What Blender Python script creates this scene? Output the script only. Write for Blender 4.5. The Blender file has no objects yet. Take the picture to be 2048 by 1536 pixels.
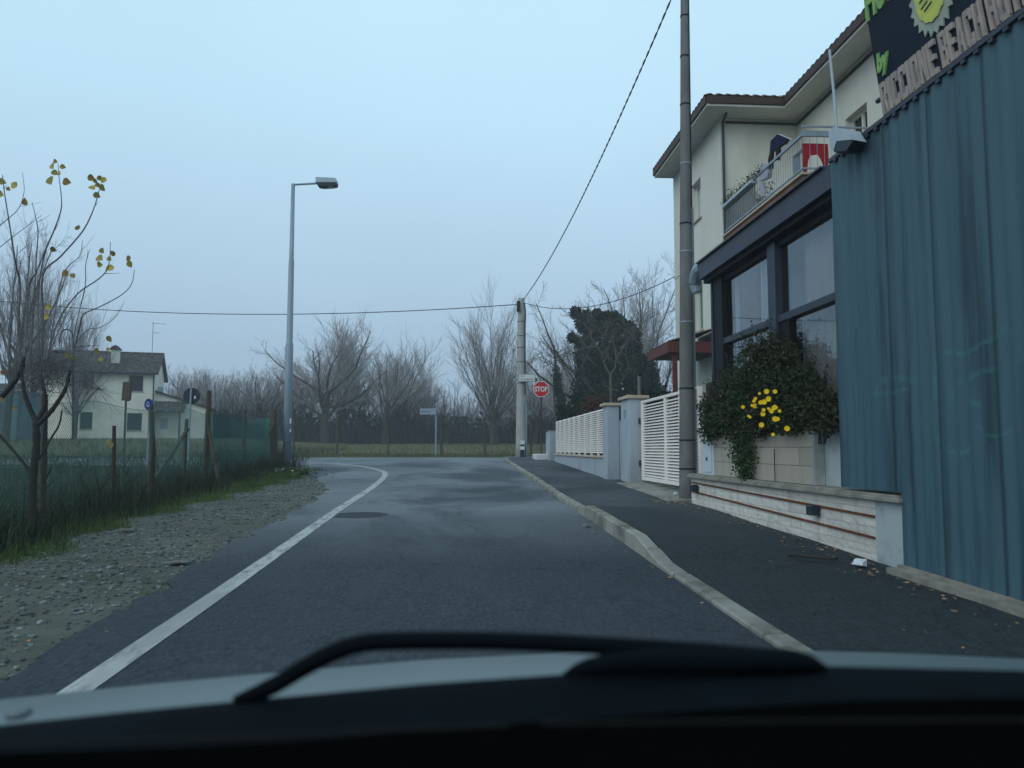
import bpy, math, random
import numpy as np
from mathutils import Vector
R = math.radians
random.seed(7)
rng = np.random.default_rng(11)
scene = bpy.context.scene
HAZE = .0016; EXPO = 0.2
SKY = [(.30, .42, .56), (.345, .49, .64), (.43, .615, .775), (.50, .74, .90), (.56, .80, .94), (.58, .82, .95)]
col = scene.collection
F = 1597.0; PITCH = math.atan(130 / F); EYE = 1.25; SL = 0.025; K = 0.068
TH = math.atan(K)

# ------------------------------------------------------------------ frames
class Frame:
    def __init__(s, th, ox=0, oy=0):
        s.th = th; s.o = np.array([ox, oy, 0.0]); c, n = math.cos(th), math.sin(th)
        s.m = np.array([[c, -n, 0], [n, c, 0], [0, 0, 1.0]])
    def w(s, p): return s.m @ np.asarray(p, float) + s.o
    def l(s, p): return s.m.T @ (np.asarray(p, float) - s.o)
W = Frame(0); S = Frame(TH)
CAM = np.array([0, 0, EYE])
def ray(px, py):
    u = (px - 1024) / F; v = (768 - py) / F
    return np.array([u, math.cos(PITCH) - v * math.sin(PITCH), math.sin(PITCH) + v * math.cos(PITCH)])
def at(px, py, y):                       # world point seen at a pixel of the survey photo, y metres ahead
    r = ray(px, py); return CAM + r * y / r[1]
def on_a(px, py, a, fr=S):               # the same on a plane parallel to the street, in the street frame
    r = ray(px, py); e = fr.m[:, 0]; t = (a - (CAM - fr.o) @ e) / (r @ e); return fr.l(CAM + t * r)
def smooth(x, a, b):
    t = np.clip((x - a) / (b - a), 0, 1); return t * t * (3 - 2 * t)
def gz(x, y):                            # ground height
    y2 = np.where(y < 80, y, 80 + 12 * (1 - np.exp(-(np.maximum(y, 80) - 80) / 12)))
    return SL * y2 + 0.55 * smooth(-x, 13, 26) * smooth(y, 28, 52)
def gs(a, b):                            # road plane height in street frame
    return SL * S.w((a, b, 0))[1]

# ------------------------------------------------------------------ materials
def rgb(c): return (c[0], c[1], c[2], 1)
def mat(name, c1, c2=None, scale=3.0, rough=0.8, bump=0.0, bscale=40.0, island=0.0, metal=0.0, spec=0.14, detail=6,
        stretch=(1, 1, 1), trans=0.0, c3=None, scale3=0.5, lo=0.35, hi=0.65, emit=None):
    m = bpy.data.materials.new(name); m.use_nodes = True
    nt = m.node_tree; N = nt.nodes; L = nt.links
    b = N['Principled BSDF']; b.inputs['Roughness'].default_value = rough
    b.inputs['Metallic'].default_value = metal; b.inputs['Specular IOR Level'].default_value = spec
    b.inputs['Base Color'].default_value = rgb(c1)
    tc = N.new('ShaderNodeTexCoord'); mp = N.new('ShaderNodeMapping'); mp.inputs['Scale'].default_value = stretch
    L.new(tc.outputs['Object'], mp.inputs['Vector'])
    out = None
    def noise(sc, det=detail):
        n = N.new('ShaderNodeTexNoise'); n.inputs['Scale'].default_value = sc; n.inputs['Detail'].default_value = det
        n.inputs['Roughness'].default_value = 0.65
        L.new(mp.outputs['Vector'], n.inputs['Vector']); return n
    def ramp(src, a, z):
        r = N.new('ShaderNodeMapRange'); r.inputs['From Min'].default_value = a; r.inputs['From Max'].default_value = z
        L.new(src, r.inputs['Value']); return r.outputs['Result']
    def mix(f, A, B):
        x = N.new('ShaderNodeMix'); x.data_type = 'RGBA'
        if f is not None: L.new(f, x.inputs[0])
        for k, v in ((6, A), (7, B)):
            if isinstance(v, (tuple, list)): x.inputs[k].default_value = rgb(v)
            else: L.new(v, x.inputs[k])
        return x.outputs[2]
    cur = c1
    if c2 is not None: cur = mix(ramp(noise(scale).outputs['Fac'], lo, hi), c1, c2)
    if c3 is not None: cur = mix(ramp(noise(scale3, 4).outputs['Fac'], 0.52, 0.68), cur, c3)
    if island:
        g = N.new('ShaderNodeNewGeometry'); h = N.new('ShaderNodeHueSaturation')
        r = N.new('ShaderNodeMapRange'); r.inputs['To Min'].default_value = 1 - island; r.inputs['To Max'].default_value = 1 + island
        L.new(g.outputs['Random Per Island'], r.inputs['Value']); L.new(r.outputs['Result'], h.inputs['Value'])
        if isinstance(cur, tuple): h.inputs['Color'].default_value = rgb(cur)
        else: L.new(cur, h.inputs['Color'])
        cur = h.outputs['Color']
    if not isinstance(cur, tuple): L.new(cur, b.inputs['Base Color'])
    if bump:
        bp = N.new('ShaderNodeBump'); bp.inputs['Strength'].default_value = bump; bp.inputs['Distance'].default_value = 0.02
        L.new(noise(bscale, 5).outputs['Fac'], bp.inputs['Height']); L.new(bp.outputs['Normal'], b.inputs['Normal'])
    if trans:
        o = N['Material Output']; t = N.new('ShaderNodeBsdfTransparent'); x = N.new('ShaderNodeMixShader')
        x.inputs[0].default_value = trans; L.new(b.outputs[0], x.inputs[1]); L.new(t.outputs[0], x.inputs[2]); L.new(x.outputs[0], o.inputs['Surface'])
    m['mix'] = 1
    return m, nt, cur
def M_(*a, **k): return mat(*a, **k)[0]

def asphalt(name, base, patch, dark, seedz):
    m = bpy.data.materials.new(name); m.use_nodes = True
    nt = m.node_tree; N = nt.nodes; L = nt.links; b = N['Principled BSDF']
    tc = N.new('ShaderNodeTexCoord')
    def noise(sc, det, rough=.6, vec=None, dist=0):
        n = N.new('ShaderNodeTexNoise'); n.inputs['Scale'].default_value = sc; n.inputs['Detail'].default_value = det
        n.inputs['Roughness'].default_value = rough; n.inputs['Distortion'].default_value = dist
        mp = N.new('ShaderNodeMapping'); mp.inputs['Location'].default_value = (seedz, seedz * 2, 0)
        mp.inputs['Scale'].default_value = vec or (1, 1, 1)
        L.new(tc.outputs['Object'], mp.inputs['Vector']); L.new(mp.outputs[0], n.inputs['Vector']); return n.outputs['Fac']
    def rm(s, a, z, t0=0, t1=1):
        r = N.new('ShaderNodeMapRange'); r.inputs['From Min'].default_value = a; r.inputs['From Max'].default_value = z
        r.inputs['To Min'].default_value = t0; r.inputs['To Max'].default_value = t1
        L.new(s, r.inputs['Value']); return r.outputs[0]
    def mix(f, A, B):
        x = N.new('ShaderNodeMix'); x.data_type = 'RGBA'; L.new(f, x.inputs[0])
        for k, v in ((6, A), (7, B)):
            if isinstance(v, tuple): x.inputs[k].default_value = rgb(v)
            else: L.new(v, x.inputs[k])
        return x.outputs[2]
    grain = noise(150, 3, .75)
    c = mix(rm(grain, .34, .66), tuple(v * .62 for v in base), tuple(v * 1.38 for v in base))
    c = mix(rm(noise(55, 2, .6), .50, .64, 0, .6), c, tuple(v * 1.55 for v in base))
    c = mix(rm(noise(70, 2, .6), .52, .66, 0, .55), c, tuple(v * .5 for v in base))
    c = mix(rm(noise(30, 2, .6, (1, .4, 1)), .50, .62, 0, .5), c, tuple(v * 1.7 for v in base))
    c = mix(rm(noise(36, 2, .6, (1, .4, 1)), .53, .66, 0, .6), c, tuple(v * .45 for v in base))
    c = mix(rm(noise(1.7, 5, .65, (1, .3, 1)), .5, .72, 0, .35), c, tuple(v * 1.5 for v in base))
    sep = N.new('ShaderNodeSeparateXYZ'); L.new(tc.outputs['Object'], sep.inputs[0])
    far = rm(sep.outputs['Y'], 7.5, 12.5, 0.0, 1.0)  # holds back pale patches near the camera: vignette darkening painted into the asphalt
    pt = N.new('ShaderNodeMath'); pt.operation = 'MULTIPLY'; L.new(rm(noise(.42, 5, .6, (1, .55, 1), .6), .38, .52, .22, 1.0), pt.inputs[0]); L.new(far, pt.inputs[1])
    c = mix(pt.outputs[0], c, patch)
    c = mix(rm(noise(.8, 6, .7, (1, .35, 1), 1.2), .60, .70, 0, .35), c, dark)
    c = mix(rm(noise(.25, 3, .5), .4, .65, 0, .35), c, tuple(v * .75 for v in base))
    # thin cracks
    v = N.new('ShaderNodeTexVoronoi'); v.feature = 'DISTANCE_TO_EDGE'; v.inputs['Scale'].default_value = .55
    nz = N.new('ShaderNodeTexNoise'); nz.inputs['Scale'].default_value = 2.5; nz.inputs['Detail'].default_value = 5
    L.new(tc.outputs['Object'], nz.inputs['Vector']); ad = N.new('ShaderNodeMixRGB'); ad.blend_type = 'ADD'; ad.inputs[0].default_value = .5
    L.new(tc.outputs['Object'], ad.inputs[1]); L.new(nz.outputs['Color'], ad.inputs[2]); L.new(ad.outputs[0], v.inputs['Vector'])
    c = mix(rm(v.outputs['Distance'], 0.002, .010, .38, 0), c, tuple(x * .4 for x in base))
    L.new(c, b.inputs['Base Color'])
    b.inputs['Roughness'].default_value = .85; b.inputs['Specular IOR Level'].default_value = .10
    bp = N.new('ShaderNodeBump'); bp.inputs['Strength'].default_value = .55; bp.inputs['Distance'].default_value = .012
    L.new(grain, bp.inputs['Height']); L.new(bp.outputs[0], b.inputs['Normal'])
    return m

def glass_mat(name, tint, refl=1.0, clear=.55):
    m = bpy.data.materials.new(name); m.use_nodes = True; nt = m.node_tree; N = nt.nodes; L = nt.links
    for n in list(N): N.remove(n)
    o = N.new('ShaderNodeOutputMaterial'); t = N.new('ShaderNodeBsdfTransparent'); g = N.new('ShaderNodeBsdfGlossy')
    t.inputs[0].default_value = rgb(tint); g.inputs['Roughness'].default_value = .02; g.inputs['Color'].default_value = rgb((.8, .85, .9))
    lw = N.new('ShaderNodeLayerWeight'); f = N.new('ShaderNodeMath'); f.operation = 'POWER'; f.inputs[1].default_value = 4; L.new(lw.outputs['Facing'], f.inputs[0])
    x = N.new('ShaderNodeMixShader'); mt = N.new('ShaderNodeMath'); mt.operation = 'MULTIPLY_ADD'; mt.use_clamp = True
    mt.inputs[1].default_value = refl; mt.inputs[2].default_value = .05
    L.new(f.outputs[0], mt.inputs[0]); L.new(mt.outputs[0], x.inputs[0]); L.new(t.outputs[0], x.inputs[1]); L.new(g.outputs[0], x.inputs[2]); L.new(x.outputs[0], o.inputs['Surface'])
    return m

def blocks(name, c1, c2, mortar, w, h, msize, rot, rough=.85, bump=.5, dirt=(.12, .11, .09), streak=.6):
    """brick/slab courses laid in the thing's own frame (rot: which plane)"""
    m = bpy.data.materials.new(name); m.use_nodes = True; nt = m.node_tree; N = nt.nodes; L = nt.links; b = N['Principled BSDF']
    tc = N.new('ShaderNodeTexCoord'); sp = N.new('ShaderNodeSeparateXYZ'); mp = N.new('ShaderNodeCombineXYZ')
    L.new(tc.outputs['Object'], sp.inputs[0]); L.new(sp.outputs[1], mp.inputs[0]); L.new(sp.outputs[2], mp.inputs[1])
    br = N.new('ShaderNodeTexBrick'); br.inputs['Color1'].default_value = rgb(c1); br.inputs['Color2'].default_value = rgb(c2); br.inputs['Mortar'].default_value = rgb(mortar)
    br.inputs['Scale'].default_value = 1; br.inputs['Brick Width'].default_value = w; br.inputs['Row Height'].default_value = h; br.inputs['Mortar Size'].default_value = msize
    br.inputs['Mortar Smooth'].default_value = .3
    L.new(mp.outputs[0], br.inputs['Vector'])
    n = N.new('ShaderNodeTexNoise'); n.inputs['Scale'].default_value = 5; n.inputs['Detail'].default_value = 8; n.inputs['Roughness'].default_value = .7
    mp2 = N.new('ShaderNodeMapping'); mp2.inputs['Scale'].default_value = (1, 1, .25); L.new(tc.outputs['Object'], mp2.inputs[0]); L.new(mp2.outputs[0], n.inputs['Vector'])
    r = N.new('ShaderNodeMapRange'); r.inputs['From Min'].default_value = .5; r.inputs['From Max'].default_value = .75; r.inputs['To Max'].default_value = streak; L.new(n.outputs['Fac'], r.inputs[0])
    x = N.new('ShaderNodeMix'); x.data_type = 'RGBA'; L.new(r.outputs[0], x.inputs[0]); L.new(br.outputs['Color'], x.inputs[6]); x.inputs[7].default_value = rgb(dirt)
    L.new(x.outputs[2], b.inputs['Base Color']); b.inputs['Roughness'].default_value = rough; b.inputs['Specular IOR Level'].default_value = .25
    n2 = N.new('ShaderNodeTexNoise'); n2.inputs['Scale'].default_value = 11; n2.inputs['Detail'].default_value = 6; L.new(tc.outputs['Object'], n2.inputs['Vector'])
    bp = N.new('ShaderNodeBump'); bp.inputs['Strength'].default_value = bump; bp.inputs['Distance'].default_value = .04; L.new(n2.outputs['Fac'], bp.inputs['Height'])
    L.new(bp.outputs[0], b.inputs['Normal'])
    return m

M = {}
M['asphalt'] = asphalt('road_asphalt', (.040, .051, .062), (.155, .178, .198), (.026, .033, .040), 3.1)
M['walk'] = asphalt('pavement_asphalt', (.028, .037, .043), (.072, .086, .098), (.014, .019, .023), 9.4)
M['line'] = M_('worn_white_paint', (.36, .375, .37), (.08, .09, .10), scale=14, lo=.48, hi=.70, rough=.7, stretch=(1, .25, 1), bump=.2, bscale=120, c3=(.24, .255, .26), scale3=1.2)
M['kerb'] = M_('kerb_concrete', (.26, .265, .235), (.16, .165, .15), scale=2.2, rough=.85, bump=.4, bscale=50, c3=(.12, .12, .10), scale3=2.2, island=.16)
M['concrete'] = M_('pole_concrete', (.150, .160, .158), (.10, .108, .108), scale=5, rough=.9, bump=.35, bscale=45, stretch=(1, 1, .35), c3=(.185, .19, .18), scale3=1.5)
M['paleconcrete'] = M_('pale_pole_concrete', (.33, .34, .33), (.25, .26, .255), scale=5, rough=.9, stretch=(1, 1, .35), c3=(.21, .215, .20), scale3=1.5)
M['earth'] = M_('verge_earth', (.022, .038, .016), (.014, .026, .012), scale=1.4, rough=1, bump=.8, bscale=20, c3=(.032, .034, .020), scale3=.35)
M['sand'] = M_('gritty_verge_sand', (.105, .115, .098), (.070, .080, .070), scale=3, rough=.95, bump=.8, bscale=45, c3=(.046, .058, .040), scale3=.9)
M['stone'] = M_('gravel_stone', (.15, .18, .18), (.055, .066, .066), scale=6, rough=.85, island=.6)
M['gblade'] = M_('grass_blade', (.050, .120, .030), (.085, .110, .036), scale=1.3, rough=.7, island=.55, c3=(.022, .050, .018), scale3=.9)
M['weed'] = M_('dry_weed', (.036, .044, .028), (.020, .036, .021), scale=1.1, rough=.85, island=.6, c3=(.040, .028, .020), scale3=.5)
M['fieldblade'] = M_('field_grass', (.10, .095, .045), (.07, .078, .035), scale=.5, rough=.9, island=.35)
M['bark'] = M_('bare_bark', (.046, .047, .043), (.028, .029, .028), scale=4, rough=.95, bump=.3, bscale=25)
M['bark_pale'] = M_('pale_bark', (.115, .105, .092), (.07, .065, .06), scale=4, rough=.95)
M['twigs'] = M_('twig', (.27, .26, .265), (.18, .175, .18), scale=1, rough=.95, island=.25)
M['shoot'] = M_('poplar_shoot', (.135, .138, .145), (.080, .082, .086), scale=2, rough=.9)
M['thicket'] = M_('thicket_stems', (.024, .031, .040), (.016, .021, .028), scale=.6, rough=1, spec=.05, island=.35)
M['ivy'] = M_('ivy_leaf', (.009, .022, .013), (.005, .013, .008), scale=1.2, rough=.7, spec=.1, island=.5, c3=(.026, .046, .017), scale3=1.2)
M['shrubleaf'] = M_('shrub_leaf', (.018, .038, .013), (.038, .036, .017), scale=1.8, rough=.6, spec=.15, island=.5, c3=(.009, .022, .010), scale3=1.3)
M['vine'] = M_('vine_leaf', (.018, .045, .016), (.03, .06, .02), scale=5, rough=.6, spec=.15, island=.5)
M['redleaf'] = M_('reddish_leaf', (.11, .035, .022), (.05, .03, .018), scale=3, rough=.6, island=.5)
M['yleaf'] = M_('yellowing_leaf', (.33, .25, .045), (.21, .20, .05), scale=6, rough=.6, island=.35, c3=(.16, .09, .03), scale3=4)
M['petal'] = M_('yellow_petal', (.80, .60, .02), (.72, .50, .02), scale=20, rough=.5)
M['cream'] = M_('cream_render', (.56, .575, .505), (.50, .515, .455), scale=1.2, rough=.9, bump=.15, bscale=60, stretch=(1, 1, .4), c3=(.45, .465, .41), scale3=.8)
M['housecream'] = M_('pale_render', (.80, .78, .67), (.72, .70, .60), scale=.8, rough=.9, c3=(.64, .63, .54), scale3=.5)
M['soffit'] = M_('soffit_paint', (.55, .55, .50), (.48, .48, .44), scale=2, rough=.8)
M['tile'] = M_('clay_tile', (.15, .085, .060), (.075, .058, .05), scale=7, rough=.9, island=.2, c3=(.19, .15, .12), scale3=3)
M['rooftile'] = M_('weathered_tile', (.040, .036, .036), (.020, .021, .023), scale=3, rough=.95, c3=(.15, .14, .125), scale3=4)
M['gutter'] = M_('brown_gutter', (.055, .030, .024), (.04, .024, .02), scale=5, rough=.6)
M['canopy'] = M_('brown_fascia', (.105, .033, .028), (.075, .027, .024), scale=4, rough=.6)
M['terracotta'] = M_('terracotta_slab', (.32, .13, .065), (.19, .09, .055), scale=3, rough=.85, c3=(.12, .08, .06), scale3=2)
M['steel'] = M_('dark_steel', (.026, .034, .055), (.019, .025, .042), scale=3, rough=.5, spec=.25)
M['darksteel'] = M_('black_steel', (.006, .008, .012), (.005, .006, .009), scale=3, rough=.6, spec=.15)
M['corr'] = M_('galvanised_sheet', (.050, .106, .140), (.036, .082, .110), scale=2.2, rough=.6, metal=.0, spec=.25, stretch=(1, 1.6, .12), c3=(.018, .042, .060), scale3=2.6, lo=.3, hi=.72, bump=.05, bscale=9)
M['board'] = M_('signboard_black', (.009, .016, .030), (.006, .012, .023), scale=2, rough=.8, spec=.1)
M['letterwood'] = M_('weathered_letters', (.34, .29, .255), (.22, .20, .19), scale=9, rough=.8, stretch=(1, 3, .6), c3=(.16, .16, .17), scale3=6)
M['greenpaint'] = M_('green_lettering', (.20, .36, .12), (.13, .28, .10), scale=12, rough=.7, c3=(.30, .42, .10), scale3=9)
M['sunpaint'] = M_('sun_yellow', (.50, .52, .10), (.33, .40, .11), scale=7, rough=.7, stretch=(1, .6, 2))
M['sunrim'] = M_('sun_rim', (.30, .33, .26), (.22, .26, .24), scale=8, rough=.7)
M['graffiti'] = M_('faded_green_spray', (.10, .42, .36), (.07, .33, .31), scale=5, rough=.7, trans=.89)
M['white'] = M_('white_slats', (.74, .71, .68), (.66, .64, .61), scale=3, rough=.5)
M['pillar'] = M_('blue_grey_render', (.31, .37, .42), (.27, .32, .365), scale=1.6, rough=.9, bump=.15, bscale=60, c3=(.22, .255, .28), scale3=1.1, stretch=(1, 1, .5))
M['coping'] = M_('coping_stone', (.44, .37, .29), (.33, .28, .23), scale=6, rough=.85)
M['cabinet'] = M_('cabinet_enamel', (.46, .53, .57), (.40, .47, .51), scale=2, rough=.5)
M['rust'] = M_('rusty_strip', (.14, .052, .022), (.08, .035, .02), scale=8, rough=.9)
M['ledge'] = M_('ledge_stone', (.25, .24, .21), (.15, .15, .13), scale=5, rough=.85, bump=.3, bscale=40)
M['roughstone'] = blocks('split_stone', (.54, .535, .50), (.44, .435, .40), (.36, .35, .32), .62, .165, .006, (R(90), 0, R(90)), bump=.35, dirt=(.22, .20, .16), streak=.6)
M['slab'] = blocks('planter_slabs', (.34, .32, .275), (.27, .25, .21), (.12, .11, .095), 1.28, .20, .005, (R(90), 0, R(90)), bump=.1, dirt=(.16, .145, .12), streak=.5)
M['endrender'] = M_('end_render', (.34, .40, .42), (.28, .335, .35), scale=2, rough=.9, c3=(.22, .25, .25), scale3=2)
M['brickpier'] = blocks('inner_brick', (.25, .17, .13), (.19, .135, .11), (.17, .14, .125), .25, .065, .01, (R(90), 0, R(90)), dirt=(.1, .08, .07))
M['curtain'] = M_('pale_curtain', (.52, .56, .60), (.40, .44, .48), scale=2, rough=.9, stretch=(1, 12, .1))
M['curtain2'] = M_('beige_curtain', (.46, .42, .385), (.37, .34, .315), scale=2, rough=.9, stretch=(1, 12, .1))
M['inner'] = M_('dim_interior', (.06, .07, .085), (.045, .055, .07), scale=1, rough=.9)
M['glass'] = glass_mat('pane_glass', (.74, .78, .81), .75)
M['dglass'] = glass_mat('window_glass', (.12, .15, .17), 1.0)
M['shutter'] = M_('dark_shutter', (.018, .03, .055), (.014, .022, .04), scale=2, rough=.6, stretch=(1, 1, 20))
M['greenshut'] = M_('green_shutter', (.10, .24, .20), (.08, .19, .16), scale=3, rough=.6, stretch=(1, 1, 20))
M['galv'] = M_('galvanised_pole', (.21, .27, .33), (.16, .215, .27), scale=3, rough=.5, spec=.5, stretch=(1, 1, .3))
M['lamphead'] = M_('lamp_housing', (.34, .41, .46), (.28, .35, .40), scale=4, rough=.5)
M['lampdark'] = M_('lamp_underside', (.02, .03, .045), (.016, .025, .035), scale=4, rough=.5)
M['lens'] = M_('lamp_lens', (.25, .33, .37), (.19, .26, .30), scale=6, rough=.2, spec=.6)
M['red'] = M_('stop_red', (.42, .012, .020), (.36, .012, .02), scale=3, rough=.5)
M['signwhite'] = M_('sign_white', (.52, .54, .54), (.45, .47, .48), scale=3, rough=.5)
M['signgreen'] = M_('sign_green_grey', (.12, .20, .17), (.10, .16, .14), scale=3, rough=.5)
M['blue'] = M_('sign_blue', (.012, .045, .22), (.01, .04, .18), scale=3, rough=.5)
M['signback'] = M_('sign_back', (.018, .028, .045), (.014, .022, .036), scale=3, rough=.6)
M['wood'] = M_('grey_fence_wood', (.080, .066, .050), (.045, .040, .032), scale=4, rough=.95, stretch=(1, 1, .15), bump=.4, bscale=40)
M['rustpole'] = M_('brown_post', (.06, .035, .028), (.04, .028, .024), scale=4, rough=.85)
M['link'] = M_('green_wire', (.06, .19, .165), (.05, .15, .13), scale=3, rough=.6)
M['wire'] = M_('fence_wire', (.07, .075, .075), (.05, .055, .055), scale=3, rough=.7)
M['net'] = M_('green_shade_net', (.008, .075, .075), (.006, .05, .052), scale=3, rough=.9, trans=.42)
M['cable'] = M_('black_cable', (.018, .018, .02), (.012, .012, .014), scale=3, rough=.7)
M['clothblue'] = M_('navy_cloth', (.006, .010, .060), (.004, .006, .028), scale=4, rough=.95)
M['clothblack'] = M_('black_cloth', (.012, .012, .016), (.008, .008, .01), scale=4, rough=.95)
M['clothred'] = M_('red_cloth', (.33, .012, .022), (.22, .008, .016), scale=4, rough=.95)
M['clothgrey'] = M_('pale_grey_cloth', (.35, .36, .42), (.25, .26, .31), scale=5, rough=.95)
M['paper'] = M_('white_paper', (.60, .66, .72), (.45, .52, .60), scale=9, rough=.8)
M['card'] = M_('pale_card', (.15, .145, .13), (.10, .095, .085), scale=6, rough=.9)
M['deadleaf'] = M_('dead_leaf', (.27, .18, .10), (.15, .10, .06), scale=5, rough=.9, island=.6)
M['iron'] = M_('manhole_iron', (.016, .019, .023), (.010, .012, .015), scale=12, rough=.6, bump=.5, bscale=60)
M['carsilver'] = M_('silver_bonnet', (.105, .145, .155), (.095, .132, .142), scale=2, rough=.4, metal=.2, spec=.35)
M['carblack'] = M_('black_plastic', (.0045, .0075, .0105), (.0035, .006, .008), scale=6, rough=.8, spec=.03)
M['dash'] = M_('dashboard_skin', (.0022, .0026, .0026), (.0016, .002, .002), scale=30, rough=.95, spec=.0)
M['dashtrim'] = M_('dashboard_trim', (.011, .012, .012), (.008, .009, .009), scale=9, rough=.7, spec=.1)

# ------------------------------------------------------------------ mesh builder
BASE = {}
class MB:
    def __init__(s, fr=W): s.v = []; s.f = []; s.fr = fr
    def add(s, vs, fs):
        o = len(s.v); s.v.extend([tuple(map(float, p)) for p in vs]); s.f.extend([tuple(i + o for i in f) for f in fs]); return s
    def box(s, x0, x1, y0, y1, z0, z1):
        return s.add([(x0, y0, z0), (x1, y0, z0), (x1, y1, z0), (x0, y1, z0), (x0, y0, z1), (x1, y0, z1), (x1, y1, z1), (x0, y1, z1)],
                     [(0, 3, 2, 1), (4, 5, 6, 7), (0, 1, 5, 4), (1, 2, 6, 5), (2, 3, 7, 6), (3, 0, 4, 7)])
    def bbox(s, x0, x1, y0, y1, z0, z1, c=.01):        # box with chamfered vertical and top edges
        r = [(x0 + c, y0), (x1 - c, y0), (x1, y0 + c), (x1, y1 - c), (x1 - c, y1), (x0 + c, y1), (x0, y1 - c), (x0, y0 + c)]
        cx, cy = (x0 + x1) / 2, (y0 + y1) / 2
        ins = [(p[0] + (c if p[0] < cx else -c), p[1] + (c if p[1] < cy else -c)) for p in r]
        v = [(p[0], p[1], z0) for p in r] + [(p[0], p[1], z1 - c) for p in r] + [(p[0], p[1], z1) for p in ins]
        f = [tuple(range(7, -1, -1)), tuple(range(16, 24))]
        for k in range(8):
            q = (k + 1) % 8; f += [(k, q, 8 + q, 8 + k), (8 + k, 8 + q, 16 + q, 16 + k)]
        return s.add(v, f)
    def tube(s, pts, rad, n=6, cap=True):
        P = np.asarray(pts, float); m = len(P)
        if np.isscalar(rad): rad = [rad] * m
        vs = []
        T = np.gradient(P, axis=0) if m > 2 else np.array([P[-1] - P[0]] * m)
        up = np.array([0, 0, 1.0]); 
        if abs(T[0][2]) > .9 * np.linalg.norm(T[0]): up = np.array([1.0, 0, 0])
        a = np.cross(T[0], up)
        for k in range(m):
            t = T[k] / (np.linalg.norm(T[k]) + 1e-9); a = a - t * (a @ t); a = a / (np.linalg.norm(a) + 1e-9); b = np.cross(t, a)
            for j in range(n):
                q = 2 * math.pi * j / n; vs.append(P[k] + rad[k] * (math.cos(q) * a + math.sin(q) * b))
        fs = []
        for k in range(m - 1):
            for j in range(n):
                fs.append((k * n + j, k * n + (j + 1) % n, (k + 1) * n + (j + 1) % n, (k + 1) * n + j))
        if cap: fs += [tuple(range(n - 1, -1, -1)), tuple(range((m - 1) * n, m * n))]
        return s.add(vs, fs)
    def bar(s, p, q, w, h=None):                       # square bar between two points
        p = np.asarray(p, float); q = np.asarray(q, float); h = h or w; t = q - p; t = t / np.linalg.norm(t)
        up = np.array([0, 0, 1.0]) if abs(t[2]) < .9 else np.array([1.0, 0, 0])
        a = np.cross(t, up); a /= np.linalg.norm(a); b = np.cross(a, t)
        c = [(-w / 2, -h / 2), (w / 2, -h / 2), (w / 2, h / 2), (-w / 2, h / 2)]
        return s.add([e + a * i + b * j for e in (p, q) for i, j in c], [(0, 1, 5, 4), (1, 2, 6, 5), (2, 3, 7, 6), (3, 0, 4, 7), (3, 2, 1, 0), (4, 5, 6, 7)])
    def prism(s, poly, off):                           # polygon (3-D points) extruded by a vector
        n = len(poly); P = np.asarray(poly, float); Q = P + np.asarray(off, float)
        return s.add(list(P) + list(Q), [tuple(range(n - 1, -1, -1)), tuple(range(n, 2 * n))] + [(k, (k + 1) % n, n + (k + 1) % n, n + k) for k in range(n)])
    def grid(s, fn, nu, nv):                           # fn(i,j)->point
        return s.add([fn(i, j) for i in range(nu) for j in range(nv)], [(i * nv + j, (i + 1) * nv + j, (i + 1) * nv + j + 1, i * nv + j + 1) for i in range(nu - 1) for j in range(nv - 1)])
    def leaves(s, pts, size, up=0.0, asp=.7):          # pointed leaf faces, randomly turned
        pts = np.asarray(pts, float); n = len(pts); o = len(s.v)
        d = rng.normal(size=(n, 3)); d[:, 2] += up; d /= np.linalg.norm(d, axis=1)[:, None]
        e = np.cross(d, rng.normal(size=(n, 3))); e /= np.linalg.norm(e, axis=1)[:, None]
        sz = np.asarray(size) * rng.uniform(.6, 1.3, n); sz = sz[:, None]
        nn = np.cross(d, e) * sz * .18
        V = np.stack([pts, pts + d * sz * .45 + e * sz * asp * .5 + nn, pts + d * sz, pts + d * sz * .45 - e * sz * asp * .5 + nn], 1).reshape(-1, 3)
        s.v.extend(map(tuple, V.tolist())); s.f.extend([(o + 4 * k, o + 4 * k + 1, o + 4 * k + 2, o + 4 * k + 3) for k in range(n)]); return s
    def blades(s, pts, h, w, lean=.5):                 # bent grass blades
        pts = np.asarray(pts, float); n = len(pts); o = len(s.v)
        an = rng.uniform(0, 2 * math.pi, n); hh = np.asarray(h) * rng.uniform(.5, 1.25, n); ln = rng.uniform(0, lean, n) * hh; bn = rng.uniform(0, 2 * math.pi, n)
        sx = np.stack([np.cos(an), np.sin(an), 0 * an], 1) * (np.asarray(w) * np.ones(n))[:, None] * .5
        l = np.stack([np.cos(bn) * ln, np.sin(bn) * ln, 0 * an], 1); z = np.stack([0 * an, 0 * an, hh], 1)
        V = np.stack([pts - sx, pts + sx, pts + z * .55 + l * .3 + sx * .7, pts + z * .55 + l * .3 - sx * .7, pts + z + l], 1).reshape(-1, 3)
        s.v.extend(map(tuple, V.tolist()))
        for k in range(n):
            q = o + 5 * k; s.f.append((q, q + 1, q + 2, q + 3)); s.f.append((q + 3, q + 2, q + 4))
        return s
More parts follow.
